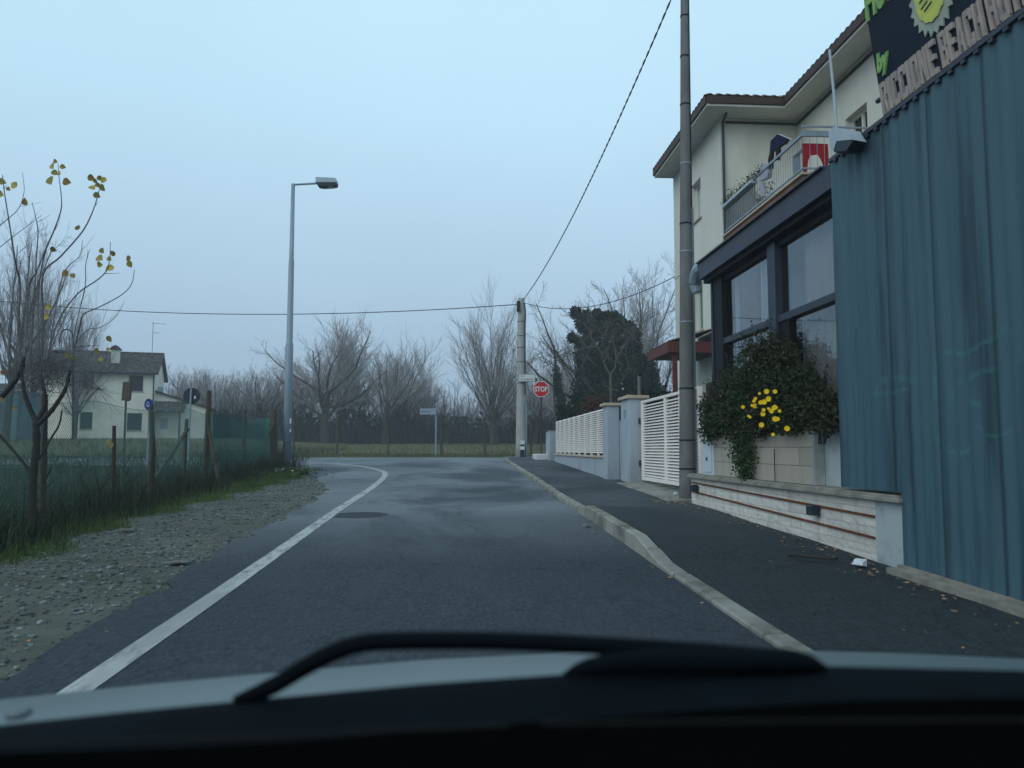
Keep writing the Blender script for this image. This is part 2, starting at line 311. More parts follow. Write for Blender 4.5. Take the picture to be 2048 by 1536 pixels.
    def build(s, name, m, parent=None, base=None, smooth_=False):
        if parent is not None: fr, b = BASE[parent.name]
        else: fr, b = s.fr, np.asarray(base if base is not None else (0, 0, 0), float)
        V = np.asarray(s.v, float) - b
        me = bpy.data.meshes.new(name); me.from_pydata(V.tolist(), [], s.f); me.materials.append(M[m] if isinstance(m, str) else m)
        if smooth_: me.polygons.foreach_set('use_smooth', [True] * len(me.polygons))
        me.update(); o = bpy.data.objects.new(name, me); col.objects.link(o)
        if parent is not None: o.parent = parent
        else: o.location = fr.w(b); o.rotation_euler[2] = fr.th
        BASE[o.name] = (fr, b); return o
def tag(o, label=None, cat=None, group=None, kind=None):
    for k, v in (('label', label), ('category', cat), ('group', group), ('kind', kind)):
        if v: o[k] = v
    return o
def thing(name, label, cat, base=(0, 0, 0), fr=W, group=None):
    o = bpy.data.objects.new(name, None); col.objects.link(o); o.empty_display_size = .1
    o.location = fr.w(base); o.rotation_euler[2] = fr.th; BASE[o.name] = (fr, np.asarray(base, float)); return tag(o, label, cat, group)
def copy_tree(o, parent=None):
    c = o.copy(); col.objects.link(c)
    if parent is not None: c.parent = parent
    for ch in list(o.children): copy_tree(ch, c)
    return c
def text_mb(txt, o, ex, ey, height, fr=W, sx=1.0, fat=0.0, depth=0.0, shear=0.0, space=1.0):
    """flat lettering placed with its lower left corner at o, running along ex, up ey"""
    cu = bpy.data.curves.new('lettering', 'FONT'); cu.body = txt; cu.size = 1; cu.offset = fat; cu.extrude = depth / 2 / height; cu.shear = shear; cu.space_character = space
    cu.resolution_u = 3
    ob = bpy.data.objects.new('lettering', cu); col.objects.link(ob); me = bpy.data.meshes.new_from_object(ob)
    o = np.asarray(o, float); ex = np.asarray(ex, float); ey = np.asarray(ey, float); en = np.cross(ex, ey); sc = height / .72
    mb = MB(fr); mb.add([o + ex * v.co.x * sc * sx + ey * v.co.y * sc + en * v.co.z * sc for v in me.vertices], [tuple(p.vertices) for p in me.polygons])
    wd = max(v.co.x for v in me.vertices) * sc * sx
    bpy.data.objects.remove(ob); bpy.data.meshes.remove(me); bpy.data.curves.remove(cu)
    return mb, wd
def lerp(a, b, t): return np.asarray(a, float) * (1 - t) + np.asarray(b, float) * t
def path(pts, n):                                      # smooth resample (Catmull-Rom)
    P = np.asarray(pts, float); P = np.vstack([2 * P[0] - P[1], P, 2 * P[-1] - P[-2]]); out = []
    for k in range(1, len(P) - 2):
        for t in np.linspace(0, 1, n, endpoint=False):
            a, b, c, d = P[k - 1:k + 3]
            out.append(.5 * (2 * b + (c - a) * t + (2 * a - 5 * b + 4 * c - d) * t * t + (3 * b - a - 3 * c + d) * t ** 3))
    out.append(P[-2]); return np.array(out)
def ell(c, r, n, shell=.45):                           # random points in the outer shell of an ellipsoid
    d = rng.normal(size=(n, 3)); d /= np.linalg.norm(d, axis=1)[:, None]
    return np.asarray(c) + d * np.asarray(r) * (1 - shell * rng.random((n, 1)) ** 1.3)
# ================================================================== SETTING
def strip_mesh(name, left, right, dz, m):
    """sheet lying on the road plane between two street-frame polylines"""
    mb = MB(S); n = len(left)
    mb.add([(a, b, gs(a, b) + dz) for a, b in left] + [(a, b, gs(a, b) + dz) for a, b in right], [(k, n + k, n + k + 1, k + 1) for k in range(n - 1)])
    o = mb.build(name, m); o['kind'] = 'structure'; return o
xs = np.concatenate([np.linspace(-170, -45, 26), np.linspace(-42, 20, 63), np.linspace(25, 170, 25)])
ys = np.concatenate([np.linspace(-60, 0, 16), np.linspace(2, 90, 89), np.linspace(95, 420, 40)])
mb = MB()
gzz = gz(*np.meshgrid(xs, ys, indexing='ij'))
mb.grid(lambda i, j: (xs[i], ys[j], gzz[i, j] - .03), len(xs), len(ys))
mb.build('ground', 'earth', smooth_=True)['kind'] = 'structure'
edge = [(-2.30, -8), (-2.31, 4.3), (-2.31, 6.1), (-2.44, 8.5), (-2.43, 11.3), (-2.6, 16), (-3.2, 19), (-4.5, 23.4), (-7.5, 26.6), (-14, 28.6), (-40, 30.5)]
EP = path([(a, b, 0) for a, b in edge], 9)
EP = [(p[0] + (.05 * math.sin(k * 2.3) + .045 * math.sin(k * 5.1) if k > 4 else 0), p[1]) for k, p in enumerate(EP)]
def edge_a(b): return float(np.interp(b, [p[1] for p in EP], [p[0] for p in EP]))
main = [p for p in EP if p[1] < 27.5]
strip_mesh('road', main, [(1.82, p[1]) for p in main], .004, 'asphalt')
bl = main[-1][1]
def w2s(x, y): q = S.l((x, y, 0)); return (q[0], q[1])
farp = [(x, 35.1) for x in np.linspace(-45, 1.6, 24)]
nearp = []
for x, y in farp:
    a, b = w2s(x, y); aa = [p for p in EP if p[1] >= bl]
    nearp.append((a, float(np.interp(-a, [-p[0] for p in aa], [p[1] for p in aa]))))
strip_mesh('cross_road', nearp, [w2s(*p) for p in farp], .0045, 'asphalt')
# white edge line that bends into the crossing road
lp = path([(-1.80, -3, 0), (-1.8, 4.1, 0), (-1.8, 6.9, 0), (-1.83, 12.75, 0), (-1.81, 17.3, 0), (-1.96, 22, 0), (-2.43, 24.7, 0), (-3.72, 28.1, 0), (-5.86, 30.3, 0), (-11, 31.5, 0), (-30, 33, 0)], 8)
T = np.gradient(lp, axis=0); T /= np.linalg.norm(T, axis=1)[:, None]; Nn = np.stack([-T[:, 1], T[:, 0]], 1) * .075
strip_mesh('edge_line', [tuple(p[:2] + q) for p, q in zip(lp, Nn)], [tuple(p[:2] - q) for p, q in zip(lp, Nn)], .0085, 'line')
# gritty verge between the road edge and the grass
gpts = [(-6.0, -8), (-4.9, 2), (-4.04, 7.5), (-4.45, 11.1), (-4.35, 14), (-4.0, 20), (-4.3, 22.6)]
def grass_a(b): return float(np.interp(b, [p[1] for p in gpts], [p[0] for p in gpts]))
bb = np.linspace(-8, 22.3, 80)
strip_mesh('gravel_verge', [(grass_a(b) - .25 + .12 * math.sin(b * 3.1), b) for b in bb], [(edge_a(b) + .03, b) for b in bb], -.012, 'sand')
# field beyond the crossing road
mb = MB(); fx = np.linspace(-120, 90, 60); fy = np.linspace(35.1, 95, 30)
fz = gz(*np.meshgrid(fx, fy, indexing='ij'))
mb.grid(lambda i, j: (fx[i], fy[j], fz[i, j] + .012), 60, 30)
M['field'] = M_('field_soil', (.085, .085, .042), (.06, .068, .032), scale=.35, rough=1, bump=.5, bscale=8, c3=(.11, .10, .055), scale3=.1)
mb.build('field', 'field')['kind'] = 'structure'
# pavement and kerb
def kh(b): return float(np.interp(b, [-9, 7.1, 8.15, 11.3, 12.0, 13.4, 17.2, 18, 40], [.035, .035, .165, .165, .08, .075, .075, .085, .085]))
bb = np.concatenate([np.linspace(-9, 6.8, 20), np.linspace(7, 12.6, 30), np.linspace(13, 34.3, 30)])
aa = [1.955, 2.4, 3.0, 3.7, 5.5]
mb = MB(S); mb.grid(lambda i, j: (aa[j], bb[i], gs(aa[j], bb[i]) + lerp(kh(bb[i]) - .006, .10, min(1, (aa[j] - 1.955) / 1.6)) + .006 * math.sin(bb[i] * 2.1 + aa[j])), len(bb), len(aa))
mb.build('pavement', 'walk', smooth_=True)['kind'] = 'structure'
mb = MB(S); b = -8.0; rr = random.Random(3)
while b < 31.2:
    L_ = .98 if not 8 < b < 11.4 else .66; j = rr.uniform(-.008, .008); w = .135 if b > 7 else .15
    q = [b + .009, b + L_ * .5, b + L_ - .009]; prof = lambda y: [(1.81 + j, gs(1.8, y) - .05), (1.815 + j, gs(1.8, y) + kh(y) - .012), (1.83 + j, gs(1.8, y) + kh(y)), (1.80 + w + j, gs(1.9, y) + kh(y)), (1.80 + w + j, gs(1.9, y) - .05)]
    vs = []; fs = []
    for k, y in enumerate(q): vs += [(a, y, z) for a, z in prof(y)]
    for k in (0, 1):
        for t in range(4): fs.append((k * 5 + t, k * 5 + t + 1, k * 5 + t + 6, k * 5 + t + 5))
    fs += [(4, 3, 2, 1, 0), (10, 11, 12, 13, 14)]
    mb.add(vs, fs); b += L_
kb = [(1.88 + .9 * (1 - math.cos(t)) , 31.2 + 2.2 * math.sin(t)) for t in np.linspace(0, 1.2, 7)]
for (a0, b0), (a1, b1) in zip(kb, kb[1:]): mb.bar((a0, b0, gs(a0, b0) + .03), (a1, b1, gs(a1, b1) + .03), .13, .11)
mb.build('kerb', 'kerb')['kind'] = 'structure'
# manhole cover in the left half of the lane
mb = MB(S); c = (-1.42, 11.8); zc = lambda a, b: gs(a, b)
ring = lambda r, dz: [(c[0] + r * math.cos(t), c[1] + r * math.sin(t), zc(c[0] + r * math.cos(t), c[1] + r * math.sin(t)) + dz) for t in np.linspace(0, 2 * math.pi, 40, endpoint=False)]
mo = thing('manhole_cover', 'round worn manhole cover sunk in the asphalt beside the white line', 'manhole cover', (c[0], c[1], zc(*c)), S)
n = 40; mb.add(ring(.42, .006) + ring(.35, .006), [(k, (k + 1) % n, n + (k + 1) % n, n + k) for k in range(n)]); mb.build('rim', 'iron', mo)
M['lid'] = M_('asphalt_lid', (.045, .055, .066), (.03, .038, .047), scale=20, rough=.85, bump=.4, bscale=80)
mb = MB(S); mb.add(ring(.345, .0055), [tuple(range(n))]); mb.build('lid', 'lid', mo)

# ================================================================== RIGHT SIDE (street frame: a across, b along, z up)
def wallboxes(mb, a0, a1, b0, b1, z0, z1, ops, swap=False):
    ub = sorted({b0, b1, *[o[0] for o in ops], *[o[1] for o in ops]}); uz = sorted({z0, z1, *[o[2] for o in ops], *[o[3] for o in ops]})
    for p, q in zip(ub, ub[1:]):
        run = None
        for r, t in zip(uz, uz[1:]):
            hole = any(o[0] <= p and q <= o[1] and o[2] <= r and t <= o[3] for o in ops)
            if hole:
                if run: mb.box(*((a0, a1, p, q) if not swap else (p, q, a0, a1)), run[0], run[1]); run = None
            else: run = (run[0], t) if run else (r, t)
        if run: mb.box(*((a0, a1, p, q) if not swap else (p, q, a0, a1)), run[0], run[1])
def window(root, a, b0, b1, z0, z1, mfill='dglass', frame='soffit', fw=.06, rec=.14, sill=True):
    fr = MB(S)
    for q in ((b0, b0 + fw), (b1 - fw, b1)): fr.box(a + rec, a + rec + .05, *q, z0, z1)
    for q in ((z0, z0 + fw), (z1 - fw, z1)): fr.box(a + rec, a + rec + .05, b0 + fw, b1 - fw, *q)
    fr.box(a + rec, a + rec + .05, (b0 + b1) / 2 - .03, (b0 + b1) / 2 + .03, z0 + fw, z1 - fw)
    w = fr.build('window', frame, root)
    MB(S).box(a + rec + .06, a + rec + .075, b0, b1, z0, z1).build('pane', mfill, w)
    if sill: MB(S).bbox(a - .05, a + .1, b0 - .06, b1 + .06, z0 - .06, z0 - .005).build('sill', 'coping', w)
# ---------------------------------------------------------------- cream apartment house
cb = thing('apartment_house', 'cream rendered apartment house with tiled hip roof behind the glazed veranda', 'building', (6.3, 18.4, .5), S)
mb = MB(S)
opsA = [(20.0, 20.85, 7.3, 8.35), (20.0, 20.85, 4.35, 5.6)]
wallboxes(mb, 6.3, 6.55, 18.36, 22.6, .2, 9.22, opsA)
mb.box(6.55, 11, 18.36, 22.6, .2, 9.22)
opsB = [(15.08, 15.98, 7.05, 8.24), (10.5, 11.5, 7.05, 8.24)]
wallboxes(mb, 8.2, 8.45, 3.0, 18.36, .2, 9.22, opsB)
mb.box(8.45, 13, 3.0, 18.36, .2, 9.22)
mb.build('wall', 'cream', cb)
MB(S).box(6.285, 6.3, 18.36, 22.6, 6.18, 6.24).build('string_course', 'soffit', cb)
window(cb, 6.3, 20.0, 20.85, 7.3, 8.35, 'curtain'); window(cb, 6.3, 20.0, 20.85, 4.35, 5.6, 'greenshut')
window(cb, 8.2, 15.08, 15.98, 7.05, 8.24, 'dglass'); window(cb, 8.2, 10.5, 11.5, 7.05, 8.24, 'dglass')
# eaves: outline of the L-shaped roof, soffit, gutter board, tiles
def inA(a, b): return 5.6 <= a <= 11.8 and 17.65 <= b <= 23.3
foot = [(5.75, 17.65), (5.75, 22.65), (14, 22.65), (14, 2.3), (7.6, 2.3), (7.6, 17.65)]
mb = MB(S); mb.prism([(a, b, 9.22) for a, b in foot], (0, 0, .05)); mb.build('soffit', 'soffit', cb)
mb = MB(S)
for (p, q) in zip(foot, foot[1:] + foot[:1]):
    p3 = (p[0], p[1], 9.36); q3 = (q[0], q[1], 9.36); mb.bar(p3, q3, .09, .17)
mb.build('gutter', 'gutter', cb)
def roofz(a, b):
    hA = min(a - 5.75, b - 17.65, 22.65 - b) if (a >= 5.75 and b >= 17.65) else -1
    hB = min(a - 7.6, b - 2.3, 22.65 - b) if a >= 7.6 else -1
    return 9.44 + .33 * max(hA, hB, 0)
tl = MB(S)
rows = np.arange(5.5, 13.9, .24)
def tiles(a0, a1, b0, b1):
    A = np.arange(a0, a1 + .01, .08); B = np.arange(b0, b1 + .01, .055)
    wavy = lambda a, b: roofz(a, b) + .05 * abs(math.sin(b * math.pi / .22)) + .05 * abs(math.sin(a * math.pi / .22))
    tl.grid(lambda i, j: (A[i], B[j], wavy(A[i], B[j])), len(A), len(B))
tiles(5.70, 7.6, 17.6, 22.7); tiles(7.6, 10.4, 13.0, 22.7); tiles(7.55, 10.4, 2.3, 13.0)
tl.build('roof', 'tile', cb)
# downpipe and cable trim under the eaves
mb = MB(S); mb.tube([(6.34, 18.3, .6), (6.34, 18.3, 9.1), (6.34, 18.0, 9.24)], .032, 8); mb.build('downpipe', 'steel', cb)
mb = MB(S); mb.box(6.42, 8.2, 18.315, 18.355, 9.10, 9.15); mb.box(8.15, 8.195, 3, 18.3, 9.08, 9.13); mb.build('cable_trim', 'gutter', cb)
# balcony in the recess
MB(S).box(6.34, 8.19, 13.98, 18.34, 6.05, 6.29).build('balcony_slab', 'terracotta', cb)
MB(S).box(6.29, 8.19, 13.93, 18.35, 6.293, 6.335).build('balcony_edge', 'coping', cb)
rl = MB(S)
def rail(p, q, bars):
    p = np.array(p, float); q = np.array(q, float)
    for z, w in ((7.05, .045), (6.42, .03)): rl.bar(p + (0, 0, z), q + (0, 0, z), w)
    for t in np.linspace(0, 1, bars): r = lerp(p, q, t); rl.bar(r + (0, 0, 6.335), r + (0, 0, 7.04), .008)
rail((6.34, 13.98, 0), (6.34, 18.32, 0), 40); rail((6.34, 13.98, 0), (8.15, 13.98, 0), 14)
rl.bar((6.34, 13.98, 7.22), (8.15, 13.98, 7.22), .03); rl.box(6.345, 8.1, 14.0, 14.02, 7.09, 7.15)
rl.build('balcony_railing', 'galv', cb)
M['reed'] = M_('reed_screen', (.10, .12, .13), (.06, .075, .085), scale=3, rough=.9, stretch=(1, 40, .3), trans=.45)
MB(S).box(6.365, 6.372, 16.4, 18.3, 6.40, 6.98).build('reed_screen', 'reed', cb)
# entrance canopy
cn = MB(S)
cn.prism([(4.95, 18.45, 3.53), (4.95, 20.5, 3.53), (4.95, 20.5, 3.76), (4.95, 18.45, 3.79)], (.05, 0, 0))
cn.box(5.0, 6.29, 18.45, 18.5, 3.53, 3.79)
c_ = cn.build('entrance_canopy', 'canopy', cb)
M['canopyboards'] = M_('canopy_boards', (.13, .105, .075), (.09, .07, .05), scale=4, rough=.9, stretch=(1, 14, 1))
MB(S).box(5.0, 6.29, 18.5, 20.5, 3.56, 3.62).build('canopy_soffit', 'canopyboards', c_)
mb = MB(S)
mb.grid(lambda i, j: (5.0 + i * .16, 18.45 + j * .05, 3.80 + i * .045 + .03 * abs(math.sin(j * .05 * math.pi / .2))), 9, 42); mb.build('canopy_tiles', 'tile', c_)
MB(S).bar((5.15, 18.6, .5), (5.15, 18.6, 3.53), .1).build('canopy_post', 'canopy', c_)
MB(S).box(6.24, 6.285, 18.75, 19.7, .65, 2.9).build('entrance_door', 'gutter', cb)
# ---------------------------------------------------------------- glazed veranda in front of it
gv = thing('glazed_veranda', 'dark steel framed glass veranda with deep fascia and curtains behind the panes', 'veranda', (3.8, 9.5, .3), S)
B0 = 7.6
mb = MB(S); mb.bbox(3.635, 3.70, 7.0, 11.72, 3.80, 4.05, .006); mb.box(3.60, 3.72, 7.56, 11.74, 4.052, 4.072); mb.build('fascia', 'steel', gv)
mb = MB(S); mb.box(3.70, 8.1, B0 - 2.5, 11.7, 3.94, 4.04); mb.box(3.70, 3.84, 7.0, 11.7, 3.74, 3.94); mb.build('roof', 'darksteel', gv)
mb = MB(S); mb.box(3.78, 3.98, 11.12, 11.5, .4, 3.74); mb.build('corner_post', 'darksteel', gv)
MB(S).box(3.76, 3.80, 11.5, 11.56, .4, 3.79).build('corner_trim', 'steel', gv)
mb = MB(S); mb.bbox(3.77, 3.93, 9.17, 9.40, .8, 3.74, .006); mb.build('mullion', 'steel', gv)
MB(S).box(3.81, 3.97, 8.90, 9.168, .8, 2.745).build('mullion', 'darksteel', gv)
for q in ((9.402, 11.118), (B0 - .6, 9.168)):
    MB(S).box(3.79, 3.91, *q, 2.75, 2.83).build('transom', 'steel', gv)
    MB(S).box(3.81, 3.90, *q, 3.66, 3.738).build('top_rail', 'darksteel', gv)
for q, z in (((9.402, 11.118), (2.832, 3.658)), ((B0 - .6, 9.168), (2.832, 3.658)), ((9.402, 11.118), (1.48, 2.748)), ((B0 - .6, 8.898), (1.48, 2.744))):
    MB(S).box(3.855, 3.862, *q, *z).build('pane', 'glass', gv)
MB(S).box(3.84, 3.95, 7.0, 11.115, .87, 1.475).build('base_wall', 'endrender', gv)
def curtain(p0, p1, a, z0, z1, m, nm='curtain'):
    b0 = on_a(p0, 600, a)[1]; b1 = on_a(p1, 600, a)[1]; n = max(8, int(abs(b0 - b1) / .02))
    mb = MB(S); mb.grid(lambda i, j: (a + .022 * math.sin(i * 1.05) + .01 * math.sin(i * .37), b0 + (b1 - b0) * i / (n - 1), z0 + (z1 - z0) * j), n, 2); mb.build(nm, m, gv, smooth_=True)
curtain(1447, 1481, 4.0, .9, 3.7, 'curtain'); curtain(1514, 1540, 4.0, .9, 3.7, 'curtain'); curtain(1612, 1690, 4.0, .9, 3.7, 'curtain2')
curtain(1555, 1613, 4.35, .9, 3.7, 'curtain')
b1 = on_a(1480, 600, 3.95)[1]; b0 = on_a(1514, 600, 3.95)[1]
MB(S).box(3.95, 4.3, b0, b1, .4, 3.74).build('brick_pier', 'brickpier', gv)
mb = MB(S); mb.box(6.0, 6.1, 4, 11.4, .3, 3.94); mb.box(3.9, 6.0, 11.38, 11.48, .3, 3.94); mb.box(3.9, 6.0, 4, 11.38, .3, .5); mb.build('inner_wall', 'inner', gv)
mb = MB(S); mb.tube(path([(3.72, 11.76, 4.02), (3.70, 11.95, 4.0), (3.70, 12.12, 3.86), (3.74, 12.14, 3.68)], 6), [.10] * 13 + [.085] * 5 + [.07], 10); mb.build('gutter_elbow', 'galv', gv)
# ---------------------------------------------------------------- corrugated hoarding
AC = 3.61; AMP = .008
cw = thing('corrugated_wall', 'tall blue grey corrugated metal wall with faint green graffiti along the pavement', 'metal wall', (AC, 5, .3), S)
bE = on_a(1672, 640, AC)[1]; bS = on_a(1800, 1000, AC)[1]
mb = MB(S)
def sheet(b0, b1, zf):
    n = int((b0 - b1) / .0125) + 1; B = np.linspace(b0, b1, n)
    rip = lambda b: AC + AMP * math.sin(2 * math.pi * b / .15) + .004 * math.sin(b * 3.1)
    mb.grid(lambda i, j: (rip(B[i]) + (.004 if j % 2 else 0), B[i], lerp(zf(B[i]), 4.02, j / 6)), n, 7)
sheet(bE, bS, lambda b: .895); sheet(bS, 1.6, lambda b: gs(AC, b) + .14)
mb.build('sheet', 'corr', cw, smooth_=True)
mb = MB(S); mb.box(AC + .10, AC + .16, 1.6, bE - .25, .9, 3.78); mb.box(AC + .04, AC + .12, 1.6, bS, gs(AC, 3), .80); mb.build('frame', 'steel', cw)
mb = MB(S); mb.bbox(AC - .03, AC + .16, 1.6, bE + .005, 4.022, 4.062, .005)
for k in range(34): mb.box(AC - .028, AC + .02, bE - .1 - .15 * k - .05, bE - .1 - .15 * k, 3.995, 4.021)
mb.build('top_rail', 'steel', cw)
def stroke(pts, w):
    P = path([on_a(x, y, AC - .024) for x, y in pts], 8); vs = []; n = len(P)
    T = np.gradient(P, axis=0); T /= np.linalg.norm(T, axis=1)[:, None]
    for p, t in zip(P, T):
        q = np.array([0, -t[2], t[1]]) * w / 2
        for s_ in (q, -q):
            e = p + s_; vs.append((AC + AMP * math.sin(2 * math.pi * e[1] / .15) + .004 * math.sin(e[1] * 3.1) - .004, e[1], e[2]))
    gf.add(vs, [(2 * k, 2 * k + 1, 2 * k + 3, 2 * k + 2) for k in range(n - 1)])
gf = MB(S)
for pts, w in (([(1747, 795), (1752, 770), (1770, 758), (1800, 757), (1830, 762)], .05), ([(1745, 790), (1780, 785), (1815, 775)], .03), ([(1866, 800), (1868, 740), (1870, 710)], .045),
               ([(1856, 800), (1866, 840), (1868, 870), (1885, 895), (1915, 908), (1942, 895)], .035), ([(1885, 703), (1925, 708), (1955, 690), (1985, 675), (2010, 655)], .035),
               ([(1995, 735), (1955, 745), (1932, 765), (1936, 800), (1965, 815)], .04), ([(1950, 855), (1985, 873), (2020, 858)], .03), ([(1895, 810), (1905, 770), (1920, 765)], .03)):
    stroke(pts, w)
gf.build('graffiti', 'graffiti', cw)
M['seam'] = M_('dark_seam', (.018, .035, .048), (.026, .055, .072), scale=3, rough=.8, stretch=(1, 1, .3), trans=.35)  # dark see-through strips marking the sheet overlaps
for px in (1776, 1868, 1984):
    b_ = on_a(px, 500, AC)[1]; zb_ = .9 if b_ > bS else gs(AC, b_) + .15; MB(S).add([(AC - .0135, b_ - w_, z_) for z_ in (zb_, 4.015) for w_ in (-.011, .011)], [(0, 1, 3, 2)]).build('sheet_seam', 'seam', cw)
mb = MB(S)
for a0, a1, dz in ((3.46, 3.55, .135), (3.555, 3.60, .155), (3.603, 3.64, .125)):
    mb.add([(a, b, gs(a, b) + z) for b in (1.6, bS - .02) for a, z in ((a0, .05), (a0, dz), (a1, dz), (a1, .05))], [(0, 1, 5, 4), (1, 2, 6, 5), (2, 3, 7, 6), (3, 0, 4, 7), (0, 3, 2, 1), (4, 5, 6, 7)])
mb.build('bottom_rail', 'ledge', cw)
# ---------------------------------------------------------------- sign above it
sg = thing('signboard', 'black hotel signboard with pale wooden letters and a yellow sun above the corrugated wall', 'sign', (3.64, 5.5, 4.06), S)
zt = 5.85
bl_ = lambda z: 6.40 + (z - 4.06) * .21
mb = MB(S); mb.prism([(3.63, bl_(4.066), 4.066), (3.63, bl_(zt), zt), (3.63, 2.4, zt), (3.63, 2.4, 4.066)], (.05, 0, 0)); mb.build('board', 'board', sg)
bx = (0, -1, 0); bz = (0, 0, 1)
def words(t, b, z, h, width, m, nm='lettering', shear=0, fat=.02, lean=.2):
    mb, wd = text_mb(t, (3.628, b, z), bx, (0, lean, 1), h, S, 1.0, fat, .02, shear)
    k = width / wd; mb.v = [(v[0], b + (v[1] - b - lean * (v[2] - z)) * k + lean * (v[2] - z), v[2]) for v in mb.v]; mb.build(nm, m, sg)
GLY = {'R': [[(0, 0), (.34, 0), (.34, 1), (0, 1)], [(.34, .83), (.8, .83), (.8, 1), (.34, 1)], [(.34, .44), (.8, .44), (.8, .60), (.34, .60)], [(.66, .52), (1, .55), (1, .92), (.66, .96)], [(.42, .44), (.72, .44), (1, 0), (.66, 0)]],
       'I': [[(0, 0), (1, 0), (1, 1), (0, 1)]], 'C': [[(0, .06), (.34, .06), (.34, .94), (0, .94)], [(.1, .82), (1, .82), (1, .93), (.9, 1), (.1, 1)], [(.1, 0), (.9, 0), (1, .07), (1, .18), (.1, .18)], [(.68, .68), (1, .68), (1, .82), (.68, .82)], [(.68, .18), (1, .18), (1, .32), (.68, .32)]],
       'O': [[(0, .06), (.33, .06), (.33, .94), (0, .94)], [(.67, .06), (1, .06), (1, .94), (.67, .94)], [(.08, .83), (.92, .83), (.92, 1), (.08, 1)], [(.08, 0), (.92, 0), (.92, .17), (.08, .17)]],
       'N': [[(0, 0), (.3, 0), (.3, 1), (0, 1)], [(.7, 0), (1, 0), (1, 1), (.7, 1)], [(.0, 1), (.36, 1), (1, 0), (.64, 0)]], 'E': [[(0, 0), (.36, 0), (.36, 1), (0, 1)], [(.36, .83), (1, .83), (1, 1), (.36, 1)], [(.36, .42), (.9, .42), (.9, .58), (.36, .58)], [(.36, 0), (1, 0), (1, .17), (.36, .17)]],
       'B': [[(0, 0), (.36, 0), (.36, 1), (0, 1)], [(.36, .84), (.85, .84), (.85, 1), (.36, 1)], [(.36, .43), (.85, .43), (.85, .58), (.36, .58)], [(.36, 0), (.85, 0), (.85, .16), (.36, .16)], [(.68, .08), (1, .10), (1, .48), (.68, .50)], [(.68, .52), (.97, .54), (.97, .92), (.68, .94)]],
       'A': [[(0, 0), (.34, 0), (.62, 1), (.36, 1)], [(.66, 0), (1, 0), (.64, 1), (.38, 1)], [(.25, .22), (.75, .22), (.72, .38), (.28, .38)]], 'H': [[(0, 0), (.34, 0), (.34, 1), (0, 1)], [(.66, 0), (1, 0), (1, 1), (.66, 1)], [(.34, .42), (.66, .42), (.66, .59), (.34, .59)]],
       'T': [[(0, .82), (1, .82), (1, 1), (0, 1)], [(.32, 0), (.68, 0), (.68, .82), (.32, .82)]], 'L': [[(0, 0), (.36, 0), (.36, 1), (0, 1)], [(.36, 0), (1, 0), (1, .18), (.36, .18)]]}
def block_words(t, b, z, h, width):
    mb = MB(S); ws = [.55 if c == 'I' else 1 for c in t]; u = width / sum(ws); q = b
    for i, (c, w_) in enumerate(zip(t, ws)):
        for k, poly in enumerate(GLY[c]):
            a = 3.604 + .0007 * k
            mb.prism([(a, q - x * u * w_ * .88 + .2 * y * h, z + y * h) for x, y in poly], (.024 - .0007 * k, 0, 0))
        q -= u * w_
    mb.build('lettering', 'letterwood', sg)
block_words('RICCIONE', 6.37, 4.085, .295, .80); block_words('BEACH', 5.53, 4.085, .295, .50); block_words('HOTEL', 4.99, 4.085, .295, .52)
words('by', 6.46, 4.50, .17, .20, 'greenpaint', shear=.25, fat=.04); words('Hotel', 6.62, 5.05, .34, .62, 'greenpaint', shear=.2, fat=.03)
sc_ = (5.66, 4.76)
def disc(r, a, n=36, jag=0.0, r0=None):
    rr = random.Random(5); return [(a, sc_[0] + .21 * (z0 := r * (1 + (jag * (1 if k % 2 else -1)) * rr.uniform(.5, 1.2)) * math.sin(2 * math.pi * k / n)) + r * math.cos(2 * math.pi * k / n) * (1 + (jag * (1 if k % 2 else -1)) * rr.uniform(.3, 1)) * .86, sc_[1] + z0 * 1.15) for k in range(n)]
mb = MB(S); mb.prism(disc(.30, 3.616, 44, .10), (.012, 0, 0)); em = mb.build('sun_emblem', 'sunrim', sg)
mb = MB(S); mb.prism(disc(.215, 3.604, 30, .03), (.010, 0, 0)); mb.build('sun_face', 'sunpaint', em)
M['pen'] = M_('pen_strokes', (.06, .075, .09)); mb = MB(S)
for dy, dz, L_ in ((.08, .02, .16), (.03, .08, .2), (-.02, -.03, .12), (.1, -.08, .12), (-.09, .05, .1), (.0, .13, .14), (.12, -.02, .22), (.06, -.12, .14), (.11, .09, .1), (-.06, .0, .08), (.05, .16, .12)):
    mb.bar((3.600, sc_[0] + dy, sc_[1] + dz), (3.600, sc_[0] + dy - L_ * .7, sc_[1] + dz + L_ * .18), .006, .012)
mb.build('sun_strokes', 'pen', em)
MB(S).tube([(3.66, 6.36, 4.28), (3.66, 6.55, 4.29)], .022, 8).build('fixing_pipe', 'steel', sg)
for b in (6.1, 4.4): MB(S).bar((3.72, b, 4.06), (4.6, b, 5.6), .05).build('strut', 'steel', sg)
